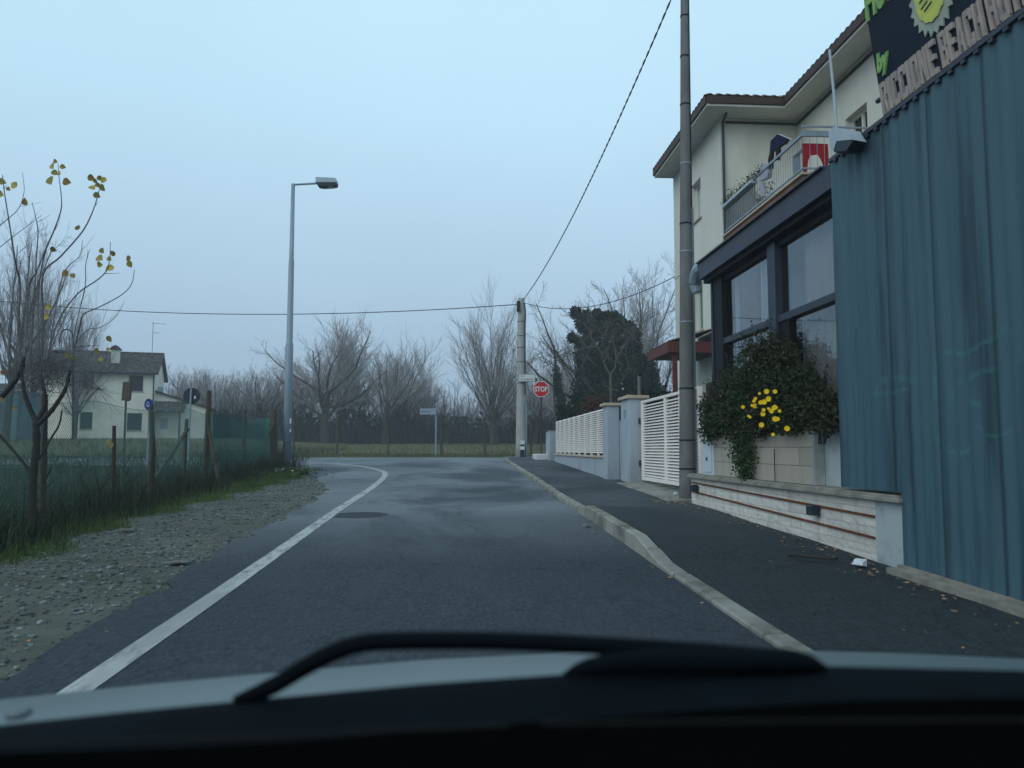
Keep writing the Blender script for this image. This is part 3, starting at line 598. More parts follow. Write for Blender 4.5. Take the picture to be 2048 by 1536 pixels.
# floodlight on the wall top
fl = thing('floodlight', 'pale floodlight with a thin upright rod on the edge of the corrugated wall', 'floodlight', (3.5, 7.0, 4.1), S)
mb = MB(S)
FQ = lambda px, py, a=3.42: on_a(px, py, a)
mb.prism([FQ(1657, 264), FQ(1665, 254), FQ(1690, 258), FQ(1704, 279), FQ(1673, 282), FQ(1667, 300), FQ(1660, 297)], (.16, .05, 0)); mb.build('housing', 'lamphead', fl)
mb = MB(S); mb.prism([FQ(1672, 281, 3.425), FQ(1706, 281, 3.425), FQ(1693, 301, 3.425), FQ(1667, 304, 3.425)], (.14, .05, 0)); mb.build('lens', 'lampdark', fl)
mb = MB(S); mb.tube([(3.55, 7.0, 4.2), (3.62, 7.02, 4.08), (3.70, 7.03, 4.05)], .02, 6); mb.build('bracket', 'galv', fl)
mb = MB(S); mb.tube(path([on_a(1674, 268, 3.5), on_a(1668, 190, 3.5), on_a(1662, 130, 3.5), on_a(1659, 100, 3.5)], 5), .013, 6); mb.build('rod', 'lamphead', fl)
# ---------------------------------------------------------------- planter wall
lw = thing('stone_wall', 'low rough stone wall with two rusty strips and stone ledge along the pavement', 'wall', (3.65, 9.3, .4), S)
be = 6.82
mb = MB(S); mb.box(3.664, 3.90, be, 12.35, .15, .808)
SB = np.linspace(be, 12.35, 190); SZ = np.linspace(.2, .808, 26); rel = rng.normal(size=(190, 26)); rel = (rel + np.roll(rel, 1, 0) + np.roll(rel, 2, 0) + np.roll(rel, 1, 1)) / 3
mb.grid(lambda i, j: (3.652 - (.0 if j in (0, 25) else .0022 * rel[i, j]) + (.003 if abs((SZ[j] % .165) - .08) > .07 else 0), SB[i], SZ[j]), 190, 26)
mb.build('wall', 'roughstone', lw)
MB(S).box(3.647, 3.90, bS + .005, be - .001, .15, .808).build('end_pier', 'endrender', lw)
mb = MB(S); mb.bbox(3.585, 3.92, bS - .01, 12.4, .811, .845, .006); mb.bbox(3.62, 3.93, bS + .05, 12.4, .846, .868, .006); mb.build('ledge', 'ledge', lw)
for za, zb in ((.735, .66), (.595, .475)):
    MB(S).bar((3.643, 12.3, za), (3.643, be + .01, zb), .016, .020).build('rusty_strip', 'rust', lw)
for b, z in ((7.93, .635), (12.0, .66)):
    mb = MB(S); mb.bbox(3.54, 3.637, b - .06, b + .06, z - .05, z + .05, .012); mb.build('spot_lamp', 'lampdark', lw)
pb0, pb1 = on_a(1625, 900, 3.72)[1], on_a(1430, 900, 3.72)[1]
pl = thing('planter', 'long slab faced planter box standing on the stone ledge', 'planter', (3.72, 9.8, .87), S)
MB(S).box(3.722, 3.835, pb0 - .03, pb0 - .001, .872, 1.442).build('end_panel', 'endrender', pl)
mb = MB(S); wallboxes(mb, 3.72, 3.745, pb0, pb1, .872, 1.44, []); mb.box(3.745, 3.835, pb0, pb0 + .03, .872, 1.44); mb.box(3.745, 3.835, pb1 - .03, pb1, .872, 1.44); mb.box(3.815, 3.835, pb0 + .03, pb1 - .03, .872, 1.44); mb.build('body', 'slab', pl)
MB(S).box(3.746, 3.814, pb0 + .031, pb1 - .031, 1.0, 1.40).build('soil', 'earth', pl)
mb = MB(S); mb.box(3.714, 3.719, on_a(1549, 900, 3.72)[1] - .008, on_a(1549, 900, 3.72)[1] + .008, .875, 1.25); mb.build('joint', 'lampdark', pl)
M['planterend'] = M['endrender']
# shrub, trailing plant, flowers
sh = thing('flowering_shrub', 'big dark shrub with yellow flowers spilling over the slab planter', 'shrub', (3.77, 9.6, 1.38), S)
def blob(px, py, a, rpx_b, rz, ra, n):
    c = on_a(px, py, a); k = F * a / c[1] ** 2 ; return ell(c, (ra, rpx_b / k, rz), n, .75)
mb = MB(S)
for px, py, a, rb, rz, ra, n in ((1530, 735, 3.68, 42, .32, .32, 2200), (1480, 780, 3.68, 45, .30, .3, 1700), (1590, 792, 3.68, 44, .28, .35, 1700), (1640, 815, 3.68, 26, .17, .3, 700), (1440, 835, 3.68, 42, .28, .3, 1600),
                                 (1500, 835, 3.68, 60, .26, .35, 2200), (1590, 835, 3.68, 60, .22, .35, 1900), (1650, 835, 3.68, 26, .2, .3, 700), (1415, 810, 3.68, 14, .16, .15, 350), (1425, 860, 3.68, 22, .12, .15, 500), (1515, 862, 3.68, 40, .10, .15, 500), (1510, 700, 3.68, 20, .14, .15, 260), (1575, 705, 3.68, 14, .12, .15, 160), (1605, 750, 3.68, 12, .10, .15, 120), (1560, 760, 3.68, 40, .3, .3, 2200), (1550, 810, 3.68, 50, .25, .3, 1800)):
    p = blob(px, py, a, rb, rz, min(ra, .2), int(n * .8)); p[:, 0] = np.where(p[:, 0] > 3.80, 3.80 - (p[:, 0] - 3.80) * .5, p[:, 0]); p = p[(p[:, 2] > 1.40) | (p[:, 0] < 3.66)]; mb.leaves(p, .062, .3, .5)
# loose sprays standing out of the crown
for _ in range(330):
    px = random.uniform(1412, 1664); top = np.interp(px, [1415, 1450, 1500, 1540, 1600, 1640, 1665], [805, 765, 700, 685, 725, 765, 800]) + random.uniform(-20, 60)
    c = on_a(px, top, 3.70); d = rng.normal(size=3) * .085; d[0] = -abs(d[0]) * .4; d[2] = abs(d[2]) + .03
    mb.leaves([c + d * t for t in np.linspace(-.3, 1.1, 9)], .045, .4, .45)
mb.build('foliage', 'shrubleaf', sh)
mb = MB(S)
for _ in range(60):
    px = random.uniform(1425, 1655); a = on_a(px, 850, 3.77); t = on_a(px + random.uniform(-25, 25), random.uniform(705, 800), 3.72)
    mb.tube(path([(3.77, a[1], 1.3), lerp((3.77, a[1], 1.3), t, .5) + rng.normal(size=3) * .04, t], 4), [.009] * 6 + [.005] * 3, 4)
mb.build('stems', 'bark', sh)
fl_pts = [(1519, 787), (1533, 783), (1550, 783), (1511, 797), (1508, 802), (1537, 798), (1486, 814), (1504, 811), (1510, 812), (1521, 805), (1528, 804), (1537, 817), (1527, 820), (1526, 828), (1543, 822), (1549, 815), (1553, 815), (1559, 822), (1497, 832), (1500, 834), (1550, 838), (1555, 838), (1523, 850), (1546, 869), (1574, 857)]
fbm = None
for px, py in fl_pts:
    c = on_a(px, py, 3.45)
    if fbm is None:
        mb = MB(S)
        e1 = np.array([.90, -.40, .12]); e2 = np.array([-.05, .2, .97]); en = np.array([-.4, -.9, .1])
        for k in range(10):
            t = 2 * math.pi * k / 10; u = e1 * math.cos(t) + e2 * math.sin(t); v = -e1 * math.sin(t) + e2 * math.cos(t)
            mb.add([c, c + u * .02 + v * .009 + en * .006, c + u * .037 + en * .003, c + u * .02 - v * .009 + en * .006], [(0, 1, 2, 3)])
        fbm = mb.build('flower', 'petal', sh); c0 = c
        o = fbm
    else: o = fbm.copy(); col.objects.link(o); o.parent = sh
    s_ = random.uniform(.45, 1.0); o.scale = (s_,) * 3
    # keep the flower's own centre in place when scaled
    lc = np.array(c0) - BASE[sh.name][1]; o.location = (np.array(c) - BASE[sh.name][1] - lc * s_).tolist(); o.rotation_euler = (0, 0, 0)
tr = thing('trailing_plant', 'dark green trailing plant hanging down the front of the planter', 'plant', (3.70, 10.4, 1.42), S)
mb = MB(S)
p = []
for _ in range(1500):
    t = random.random(); px = np.interp(t, [0, .4, 1], [1478, 1488, 1492]) + random.gauss(0, 1) * np.interp(t, [0, .5, 1], [15, 10, 5]); c = on_a(px, 868 + t * 95, 3.66); p.append(c + rng.normal(size=3) * (.03, .01, .01))
for _ in range(300):
    c = on_a(random.gauss(1416, 8), random.uniform(830, 885), 3.62); p.append(c + rng.normal(size=3) * .02)
p = np.vstack([np.array(p), ell(on_a(1440, 838, 3.60), (.10, .42, .22), 420, .6), ell(on_a(1475, 800, 3.58), (.08, .40, .20), 260, .7)]); p[:, 0] = np.minimum(p[:, 0], 3.70); mb.leaves(p, .05, -.4, .55); mb.build('foliage', 'vine', tr)
mb = MB(S)
for k in range(7):
    mb.tube(path([on_a(1468 + 5 * k, 860, 3.70), on_a(1476 + 4 * k, 900, 3.64), on_a(1484 + 2 * k, 945 - 3 * k, 3.66)], 5), .004, 4)
mb.build('stems', 'bark', tr)
mc = thing('meter_cabinet', 'pale blue grey meter cabinet on the ledge between planter and utility pole', 'cabinet', (3.75, 11.75, .87), S)
mb = MB(S); mb.bbox(3.72, 4.05, 11.47, 12.0, .87, 1.62, .01); mb.build('body', 'cabinet', mc)
MB(S).box(3.708, 3.718, 11.52, 11.95, .91, 1.57).build('door', 'cabinet', mc)
MB(S).box(3.695, 3.707, 11.70, 11.74, 1.08, 1.13).build('lock', 'lampdark', mc)
# laundry, pots
cl = MB(S)
def drape(pts_top, drop_out, drop_in, m, name, label, th=.012):
    """cloth over a rail running from pts_top[0] to pts_top[1]"""
    p, q = map(np.array, pts_top); n = 14; mb = MB(S); outw = np.array([-.05, 0, 0]); rows = []
    for i in range(n):
        t = i / (n - 1); c = lerp(p, q, t); do = drop_out(t); di = drop_in(t); wv = .012 * math.sin(t * 19)
        rows.append([c + (-.05 + wv, 0, -do), c + (-.045 + wv * .6, 0, -do * .5), c + (-.035, 0, -.02), c + (0, 0, .02), c + (.035, 0, -.02), c + (.05 - wv, 0, -di)])
    mb.grid(lambda i, j: rows[i][j], n, 6); mb.grid(lambda i, j: rows[n - 1 - i][j] * 1.0 + (th, 0, 0), n, 6)
    o = mb.build(name, m, smooth_=True, base=p); return tag(o, label, 'laundry')
J = lambda px, py: on_a(px, py, 6.34)
mb = MB(S)
A_, B_, C_, D_, E_ = J(1555, 268), J(1541, 282), J(1539, 306), J(1556, 295), J(1574, 279)
mb.prism([A_, B_, C_, J(1545, 303), D_, J(1570, 286), E_], (.06, 0, 0)); gar = thing('hanging_garment', 'navy garment with dangling sleeves pegged above the balcony railing', 'laundry', J(1555, 290), S)
mb.build('cloth', 'clothblue', gar)
mb = MB(S); mb.prism([J(1540, 303), J(1536, 318), J(1537, 338), J(1542, 338), J(1544, 304)], (.05, 0, 0)); mb.build('sleeve', 'clothblack', gar)
mb = MB(S); mb.prism([J(1552, 296), J(1551, 320), J(1555, 321), J(1558, 313), J(1557, 295)], (.05, 0, 0)); mb.build('sleeve', 'clothblack', gar)
MB(S).bar(J(1557, 268), J(1584, 279), .012).build('hanger_bar', 'signwhite', gar)
mb = MB(S); zt_ = 6.92
n = 12
def rz(t): return 6.92 - (.42 if t < .14 or t > .9 else (.16 + .06 * math.sin(t * 9)))
outer = [(6.37 + .50 * t, 14.05 + .012 * math.sin(t * 20), zt_) for t in np.linspace(0, 1, n)]
prof = [(0, .54), (.16, .54), (.2, .34), (.3, .22), (.6, .2), (.72, .30), (.85, .50), (.95, .46), (1, .30)]
lower = [(6.37 + .50 * t, 14.05, zt_ - d) for t, d in prof]
mb.prism(outer + lower[::-1], (0, .025, 0)); o = mb.build('red_towel', 'clothred', base=(6.6, 14.05, 6.7)); tag(o, 'red cloth hung inside the end railing of the balcony', 'laundry')
mb = MB(S)
for k in range(10): 
    t = k / 9; mb.box(6.43 + .04 * t, 6.445 + .04 * t, 14.6 - .02 * k, 14.612 - .02 * k, 6.34, 6.88)
mb.box(6.42, 6.5, 14.2, 14.6, 6.86, 6.88); mb.build('drying_rack', 'galv', base=(6.45, 14.5, 6.34)); tag(bpy.data.objects['drying_rack'], 'small folded drying rack behind the balcony bars', 'rack')
gc = MB(S); P = [J(1518, 345), J(1524, 330), J(1534, 328), J(1536, 345), J(1533, 356), J(1519, 362)]
gc.prism(P, (.1, 0, 0)); o = gc.build('folded_cloth', 'clothgrey', base=P[0]); tag(o, 'crumpled pale grey cloth over the middle of the balcony railing', 'laundry')
gc = MB(S); P = [J(1521, 362), J(1526, 362), J(1529, 392), J(1519, 394)]; gc.prism(P, (.03, 0, 0)); o = gc.build('hanging_cloth', 'clothgrey', base=P[0]); tag(o, 'thin pale cloth hanging through the balcony bars', 'laundry')
bp = thing('balcony_plants', 'row of scraggly dark plants along the balcony railing top', 'plants', (6.34, 17.5, 6.9), S)
mb = MB(S); tb = MB(S)
p = []
for k in range(420):
    b = random.uniform(15.9, 18.3); p.append((6.32 + random.gauss(0, .05), b, 7.06 + abs(random.gauss(0, .06)) + (.05 if random.random() < .3 else -.02)))
for k in range(260):
    p.append((6.44 + random.gauss(0, .05), random.uniform(15.7, 16.6), random.uniform(6.4, 6.75)))
mb.leaves(p, .06, .2, .4); mb.build('foliage', 'ivy', bp)
tb.bbox(6.25, 6.42, 16.4, 18.25, 6.96, 7.035, .01); tb.build('trough', 'lamphead', bp)
# ---------------------------------------------------------------- white gate, pillars, slatted fence
ga = thing('sliding_gate', 'white louvred metal gate between the blue grey pillar and the utility pole', 'gate', (3.93, 15, .5), S)
def louvres(b0, b1, z0, z1, a, pitch, name, root, cv=1.0):
    mb = MB(S); z = z0 + pitch * .5
    while z < z1 - pitch * .4:
        pc = pitch * cv; mb.add([(a - .012, b, z + pc * k) if n_ else (a + s, b, z + pc * k) for b in (b0, b1) for n_, s, k in ((1, 0, -.36), (0, -.018, -.30), (0, .030, .34), (0, .036, .28))],
               [(0, 1, 2, 3), (7, 6, 5, 4), (0, 4, 5, 1), (1, 5, 6, 2), (2, 6, 7, 3), (3, 7, 4, 0)]); z += pitch
    return mb.build(name, 'white', root)
gt, gb = 2.27, .60
mb = MB(S)
for q in ((12.7, 12.78), (14.83, 14.93), (16.68, 16.82)): mb.bbox(3.90, 3.97, *q, gb, gt, .005)
mb.box(3.90, 3.97, 12.78, 14.83, gt - .05, gt - .001); mb.box(3.90, 3.97, 14.93, 16.68, gt - .05, gt - .001); mb.box(3.90, 3.97, 12.78, 14.83, gb, gb + .07); mb.box(3.90, 3.97, 14.93, 16.68, gb, gb + .07)
mb.build('frame', 'white', ga)
louvres(12.78, 14.83, gb + .075, gt - .055, 3.93, .058, 'louvre_panel', ga); louvres(14.93, 16.68, gb + .075, gt - .055, 3.93, .058, 'louvre_panel', ga)
for z in (.95, 1.85): MB(S).bbox(3.86, 3.93, 16.83, 16.89, z - .06, z + .06, .01).build('hinge', 'lampdark', ga)
gp = thing('gate_pillar', 'taller blue grey gate pillar with stone cap beside the louvred gate', 'pillar', (3.66, 17.2, .5), S)
mb = MB(S); mb.bbox(3.66, 4.05, 16.9, 17.75, .3, 2.33, .015); mb.build('shaft', 'pillar', gp)
MB(S).bbox(3.60, 4.10, 16.85, 17.8, 2.333, 2.40, .012).build('cap', 'coping', gp)
MB(S).bbox(3.635, 3.659, 17.25, 17.37, 1.95, 2.12, .006).build('intercom', 'galv', gp)
mb = MB(S); mb.tube([(3.95, 17.15, 2.40), (3.95, 17.15, 2.78)], .035, 8); mb.tube([(3.95, 17.15, 2.78), (3.95, 17.15, 2.83)], .042, 8); tag(mb.build('vent_pipe', 'concrete', base=(3.95, 17.15, 2.4)), 'short grey pipe standing on top of the taller gate pillar', 'pipe')
# cap rubble
tag(MB(S).bbox(3.7, 3.86, 17.2, 17.4, 2.402, 2.44, .01).build('roof_tile', 'terracotta', base=(3.78, 17.3, 2.4)), 'broken red tile lying on the taller pillar cap', 'tile')
st_ = thing('gate_step', 'low concrete step at the foot of the white gate', 'step', (3.8, 15, .45), S)
mb = MB(S); mb.add([(a, b, gs(a, b) + z) for b in (12.6, 16.85) for a, z in ((3.35, .02), (3.38, .115), (4.2, .135), (4.2, .0))], [(0, 1, 5, 4), (1, 2, 6, 5), (2, 3, 7, 6), (0, 3, 2, 1), (4, 5, 6, 7)]); mb.build('slab', 'kerb', st_)
p2 = thing('gate_pillar', 'shorter blue grey pillar with stone cap at the near end of the slatted fence', 'pillar', (3.42, 18.4, .5), S)
mb = MB(S); mb.bbox(3.42, 3.72, 18.2, 18.72, .3, 2.245, .015); mb.build('shaft', 'pillar', p2)
MB(S).bbox(3.36, 3.78, 18.15, 18.77, 2.248, 2.31, .012).build('cap', 'coping', p2)
MB(S).box(3.72, 3.80, 17.76, 18.5, .3, 1.9).build('return_wall', 'pillar', p2)
sf = thing('slatted_fence', 'white slatted fence on a low blue grey wall beyond the gate pillars', 'fence', (3.45, 23, .6), S)
mb = MB(S); mb.box(3.45, 3.65, 18.725, 28.3, .2, 1.04); mb.build('low_wall', 'pillar', sf)
mb = MB(S); mb.bbox(3.41, 3.69, 18.73, 28.33, 1.042, 1.085, .008); mb.build('coping', 'coping', sf)
nb = 9; bs = np.linspace(18.78, 28.25, nb + 1)
for k in range(nb):
    louvres(bs[k] + .03, bs[k + 1] - .03, 1.145, 2.22, 3.50, .054, 'slat_panel', sf, 1.22)
for b in bs: MB(S).box(3.485, 3.55, b - .018, b + .018, 1.087, 2.225).build('post', 'white', sf)
fp = thing('gate_pillar', 'far blue grey pillar at the end of the slatted fence near the stop sign', 'pillar', (3.4, 29.6, .8), S)
mb = MB(S); mb.bbox(3.35, 3.75, 29.2, 29.7, .6, 1.95, .015); mb.bbox(3.45, 3.75, 30.6, 31.2, .6, 1.9, .015); mb.box(3.55, 3.65, 29.7, 30.6, .6, 1.75); mb.build('shaft', 'pillar', fp)
MB(S).bbox(3.30, 3.80, 29.15, 29.75, 1.953, 2.0, .01).build('cap', 'gutter', fp)
kw = thing('low_wall', 'small white low wall stub at the foot of the stop sign', 'wall', (3.1, 31, .8), S)
mb = MB(S); mb.bbox(2.95, 3.5, 30.2, 31.6, .6, 1.06, .03); mb.build('body', 'signwhite', kw)
# ================================================================== POLES, WIRES, SIGNS
up_ = thing('utility_pole', 'tall grey concrete utility pole with straps and a cable conduit beside the gate', 'utility pole', (3.74, 12.9, .42), S)
PR = lambda z: .131 - (z - .4) / 8.5 * .067
mb = MB(S); zz = np.linspace(.3, 9.7, 22); mb.tube([(3.74 + .012 * (z - .4) * 1.0, 12.9, z) for z in zz], [PR(z) for z in zz], 18); mb.build('shaft', 'concrete', up_, smooth_=True)
PX = lambda z: 3.74 + .012 * (z - .4)
for py in (18, 100, 198, 318, 440, 497, 640, 775, 880, 938):
    r = ray(1375, py); z = EYE + r[2] / r[1] * 12.9
    mb = MB(S); mb.tube([(PX(z), 12.9, z - .012), (PX(z), 12.9, z + .012)], PR(z) + .007, 18); mb.build('strap', 'galv' if py in (318, 497, 640) else 'cable', up_)
mb = MB(S); mb.tube([(PX(z) + PR(z) + .024, 12.93, z) for z in np.linspace(.4, 5.3, 8)], [.030] * 8, 8); mb.build('conduit', 'galv', up_)
mb = MB(S); mb.tube([(PX(z) + PR(z) + .02, 12.93, z) for z in np.linspace(5.3, 9.6, 6)], .012, 6); mb.build('cable', 'cable', up_)
cp = thing('utility_pole', 'shorter pale concrete pole with a cable bracket at the junction by the stop sign', 'utility pole', (.37, 33.4, .84))
mb = MB(); mb.tube([(.37 + .02 * t, 33.4, .7 + 6.9 * t) for t in np.linspace(0, 1, 9)], np.linspace(.225, .145, 9), 16); mb.build('shaft', 'paleconcrete', cp, smooth_=True)
for z in (4.0, 4.9, 5.5, 6.0, 6.6):
    mb = MB(); mb.tube([(.385, 33.4, z - .015), (.385, 33.4, z + .015)], .225 - (z - .7) / 6.9 * .08 + .006, 16); mb.build('strap', 'wire', cp)
mb = MB(); mb.box(.20, .34, 33.14, 33.24, 7.0, 7.45); mb.tube([(.52, 33.28, 7.4), (.57, 33.26, 7.0), (.55, 33.24, 6.3), (.55, 33.2, 3.5)], .03, 6); mb.build('cable_bracket', 'cable', cp)
mb = MB(); mb.box(.34, .50, 33.12, 33.165, .85, 1.42); mb.build('base_plate', 'lampdark', cp)
for z0, z1 in ((1.22, 1.36), (1.45, 1.60)): MB().box(.33, .52, 33.09, 33.118, z0, z1).build('notice', 'signwhite', cp)
mb = MB(); mb.tube([(.60, 33.3, .84), (.60, 33.3, 3.2)], .03, 6); mb.build('drain_pipe', 'galv', cp)
sn = thing('street_name_sign', 'white street name plate bracketed to the shorter concrete pole above the stop sign', 'street sign', (.6, 33.1, 4.1))
MB().bbox(.26, .97, 33.05, 33.08, 4.03, 4.36, .006).build('plate', 'signgreen', sn)
MB().box(.285, .945, 33.040, 33.047, 4.055, 4.335).build('face', 'signwhite', sn)
mb, w_ = text_mb('VIA', (.36, 33.037, 4.235), (1, 0, 0), (0, 0, 1), .07, fat=.01); mb.build('lettering', 'signgreen', sn)
mb, w_ = text_mb('Sommariva', (.36, 33.037, 4.10), (1, 0, 0), (0, 0, 1), .09, sx=.92, fat=.015); mb.build('lettering', 'signgreen', sn)
mb = MB(); mb.box(.975, 1.06, 33.06, 33.10, 4.05, 4.2); mb.build('bracket', 'wire', sn)
sp = thing('stop_sign', 'red octagonal stop sign on a thin brown post at the junction', 'stop sign', (1.17, 32, .8))
ZC = 3.65
octa = lambda r, y: [(1.17 + r * math.cos(R(22.5 + 45 * k)), y, ZC + r * math.sin(R(22.5 + 45 * k))) for k in range(8)]
mb = MB(); mb.prism(octa(.345, 31.96), (0, .012, 0)); mb.build('rim', 'signwhite', sp)
mb = MB(); mb.prism(octa(.312, 31.952), (0, .006, 0)); mb.build('face', 'red', sp)
mb, w_ = text_mb('STOP', (0, 0, 0), (1, 0, 0), (0, 0, 1), .20, fat=.035, sx=.78)
mb.v = [(v[0] - w_ / 2 + 1.17, 31.948, v[2] + ZC - .10) for v in mb.v]; mb.build('lettering', 'signwhite', sp)
mb = MB(); mb.tube([(1.17, 32.01, .7), (1.17, 32.01, 4.0)], .032, 8); mb.build('post', 'rustpole', sp)
mb = MB(); mb.tube([(1.02, 32.3, 3.6), (1.02, 32.3, 3.75)], .03, 6)
# far white direction sign by the field
ds = thing('direction_sign', 'small pale direction sign on a thin pole in front of the far field fence', 'street sign', (-3.45, 36.2, .9))
D_ = 36.2
a0 = at(840, 817, D_); a1 = at(872, 829, D_)
MB().bbox(a0[0], a1[0], D_ - .03, D_, a1[2], a0[2], .005).build('plate', 'galv', ds)
mb = MB(); mb.tube([(a1[0] + .0, D_ + .04, .85), (a1[0] + .0, D_ + .04, a0[2] + .03)], .035, 8); mb.build('post', 'galv', ds)
mb, w_ = text_mb('Riccione', (a0[0] + .06, D_ - .034, a1[2] + .10), (1, 0, 0), (0, 0, 1), .08, fat=.01); mb.build('lettering', 'signback', ds)
# street lamp
la = thing('street_lamp', 'tall grey street lamp with one arm beside the road bend', 'street lamp', (-7.13, 25.4, .6))
mb = MB(); z0 = .5; zt2 = 9.86
mb.tube([(-7.13, 25.4, z0), (-7.13, 25.4, 4.6), (-7.13, 25.4, 4.64), (-7.13, 25.4, 7.3), (-7.13, 25.4, 7.33), (-7.13, 25.4, zt2)], [.135, .122, .10, .088, .074, .06], 14); mb.build('pole', 'galv', la, smooth_=True)
mb = MB(); mb.tube([(-7.15, 25.4, zt2 - .03), (-6.3, 25.4, zt2 + .02)], .035, 8); mb.build('arm', 'galv', la)
mb = MB(); mb.prism([(-6.36, 25.22, 9.86), (-6.36, 25.22, 10.03), (-5.72, 25.22, 10.0), (-5.69, 25.22, 9.86)], (0, .36, 0)); mb.build('lamp_head', 'lamphead', la)
mb = MB(); mb.prism([(-6.35, 25.23, 9.858), (-6.30, 25.23, 9.76), (-6.1, 25.23, 9.74), (-5.72, 25.23, 9.78), (-5.69, 25.23, 9.858)], (0, .34, 0)); mb.build('underside', 'lampdark', la)
mb = MB(); vs = []
mb.grid(lambda i, j: (-5.93 + .17 * math.cos(j * math.pi / 8) * math.cos(i * math.pi / 8 / 1.0 - math.pi / 2 * 0), 25.4 + .14 * math.sin(j * 2 * math.pi / 16) * math.sin(0) + (.13 * math.cos(j * math.pi / 8 + math.pi / 2)) * math.cos(i * math.pi / 16), 9.80 - .10 * math.sin(i * math.pi / 16)), 9, 17)
mb.build('lens', 'lens', la, smooth_=True)
for z in (2.05, 1.78): MB().box(-7.03, -6.985, 25.27, 25.29, z, z + (.17 if z > 2 else .1)).build('sticker', 'signwhite', la)
# cables
def sagwire(name, label, p, q, sag, r, n=40, twist=0.0):
    p = np.array(p); q = np.array(q); P = [lerp(p, q, t) - np.array([0, 0, 4 * sag * t * (1 - t)]) for t in np.linspace(0, 1, n)]
    mb = MB()
    if twist:
        for ph in (0, math.pi):
            mb.tube([P[k] + twist * np.array([math.cos(k * 1.3 + ph), 0, math.sin(k * 1.3 + ph)]) for k in range(n)], r, 5)
    else: mb.tube(P, r, 5)
    return tag(mb.build(name, 'cable', base=p), label, 'cable')
ptop = S.w((PX(9.5), 12.9, 9.5))
sagwire('overhead_cable', 'thick twisted cable rising from the junction pole to the tall near pole', (.45, 33.3, 7.5), ptop, .55, .010, 190, .011)
sagwire('overhead_cable', 'long thin cable sagging from the junction pole across the sky to the left', (.25, 33.4, 7.35), (-31.5, 43, 9.72), .75, .019, 60)
sagwire('overhead_cable', 'thin cable from the junction pole to the cream house corner', (.5, 33.4, 7.42), S.w((6.28, 22.55, 6.25)), .55, .013, 40)
# far fence between crossing road and field
ff = thing('field_fence', 'dark post and wire fence along the far edge of the crossing road', 'fence', (-4, 36, .9))
fyy = 36.6; fxs = [(px - 1024) / F * fyy for px in (490, 588, 675, 777, 883, 970, 1062, 1150)]
for x in fxs:
    mb = MB(); zb = SL * fyy - .1; mb.tube([(x, fyy, zb), (x + random.uniform(-.03, .03), fyy, zb + 1.98 + random.uniform(-.08, .05))], [.055, .045], 7); mb.build('post', 'wood', ff)
mb = MB()
for z in np.linspace(.12, 1.7, 9): mb.tube([(x, fyy, SL * fyy + z) for x in fxs], .004, 3)
for x in np.arange(fxs[0], fxs[-1], .16): mb.tube([(x, fyy, SL * fyy + .12), (x, fyy, SL * fyy + 1.7)], .0025, 3)
mb.build('wire_mesh', 'wire', ff)

# ================================================================== LEFT SIDE
cf = thing('chain_link_fence', 'sagging green chain link fence with old wooden posts along the weedy verge', 'fence', (-6.6, 16, .4))
fxl = lambda y: -5.0 - .1 * y
posts = [(6.5, 1.7, .04), (8.4, 1.75, .045), (10.35, 1.8, .045), (12.55, 1.40, .033), (14.3, 1.75, .05), (16.2, 1.55, .04), (17.7, 2.2, .06), (21.4, 1.85, .045), (25.1, 1.95, .12)]
for y, h, r in posts:
    x = fxl(y); mb = MB(); zb = SL * y - .1
    mb.tube([(x, y, zb), (x + random.uniform(-.03, .03), y, zb + h * .55), (x + random.uniform(-.05, .05), y, zb + h)], [r * 1.15, r, r * .85], 9); mb.build('post', 'wood', cf)
for (y, dx, dy, h) in ((16.2, -.1, -1.5, 1.25), (17.7, .55, -.6, 1.3), (25.1, .1, -2.3, 1.5)):
    x = fxl(y); mb = MB(); mb.tube([(x + dx, y + dy, SL * y), (x + .05, y, SL * y + h)], [.05, .04], 7); mb.build('brace', 'wood', cf)
mb = MB(); y0, y1 = 3.0, 26.4; Ht = lambda y: 1.62 + .05 * math.sin(y * 1.7) - (.12 if 18 < y < 24 else 0)
def fp_(s, z): y = y0 + s; return (fxl(y) + .03 * math.sin(y * 2.1 + z * 2) + .06 * math.sin(y * .9) * z, y, SL * y + z * Ht(y) / 1.6)
d = .062; ns = int((y1 - y0) / d)
for k in range(-26, ns):
    for sgn in (1, -1):
        pts = []
        for t in np.linspace(0, 1.6, 9):
            s = (k * d + t) if sgn > 0 else (k * d + 1.6 - t)
            if 0 <= s <= y1 - y0: pts.append(fp_(s, t))
        if len(pts) > 1: mb.tube(pts, .0017, 3, cap=False)
for z in (.05, .8, 1.6): mb.tube([fp_(s, z) for s in np.linspace(0, y1 - y0, 80)], .004, 3)
mb.build('wire_mesh', 'link', cf)
mb = MB(); sy = np.linspace(17.75, 26.4, 36); mb.grid(lambda i, j: (fxl(sy[i]) - .05 + .02 * math.sin(sy[i] * 3), sy[i], SL * sy[i] + [.05, .6, 1.1, (1.62 if sy[i] < 21.3 else 1.42) + .03 * math.sin(sy[i] * 5)][j]), 36, 4)
mb.build('shade_net', 'net', cf)
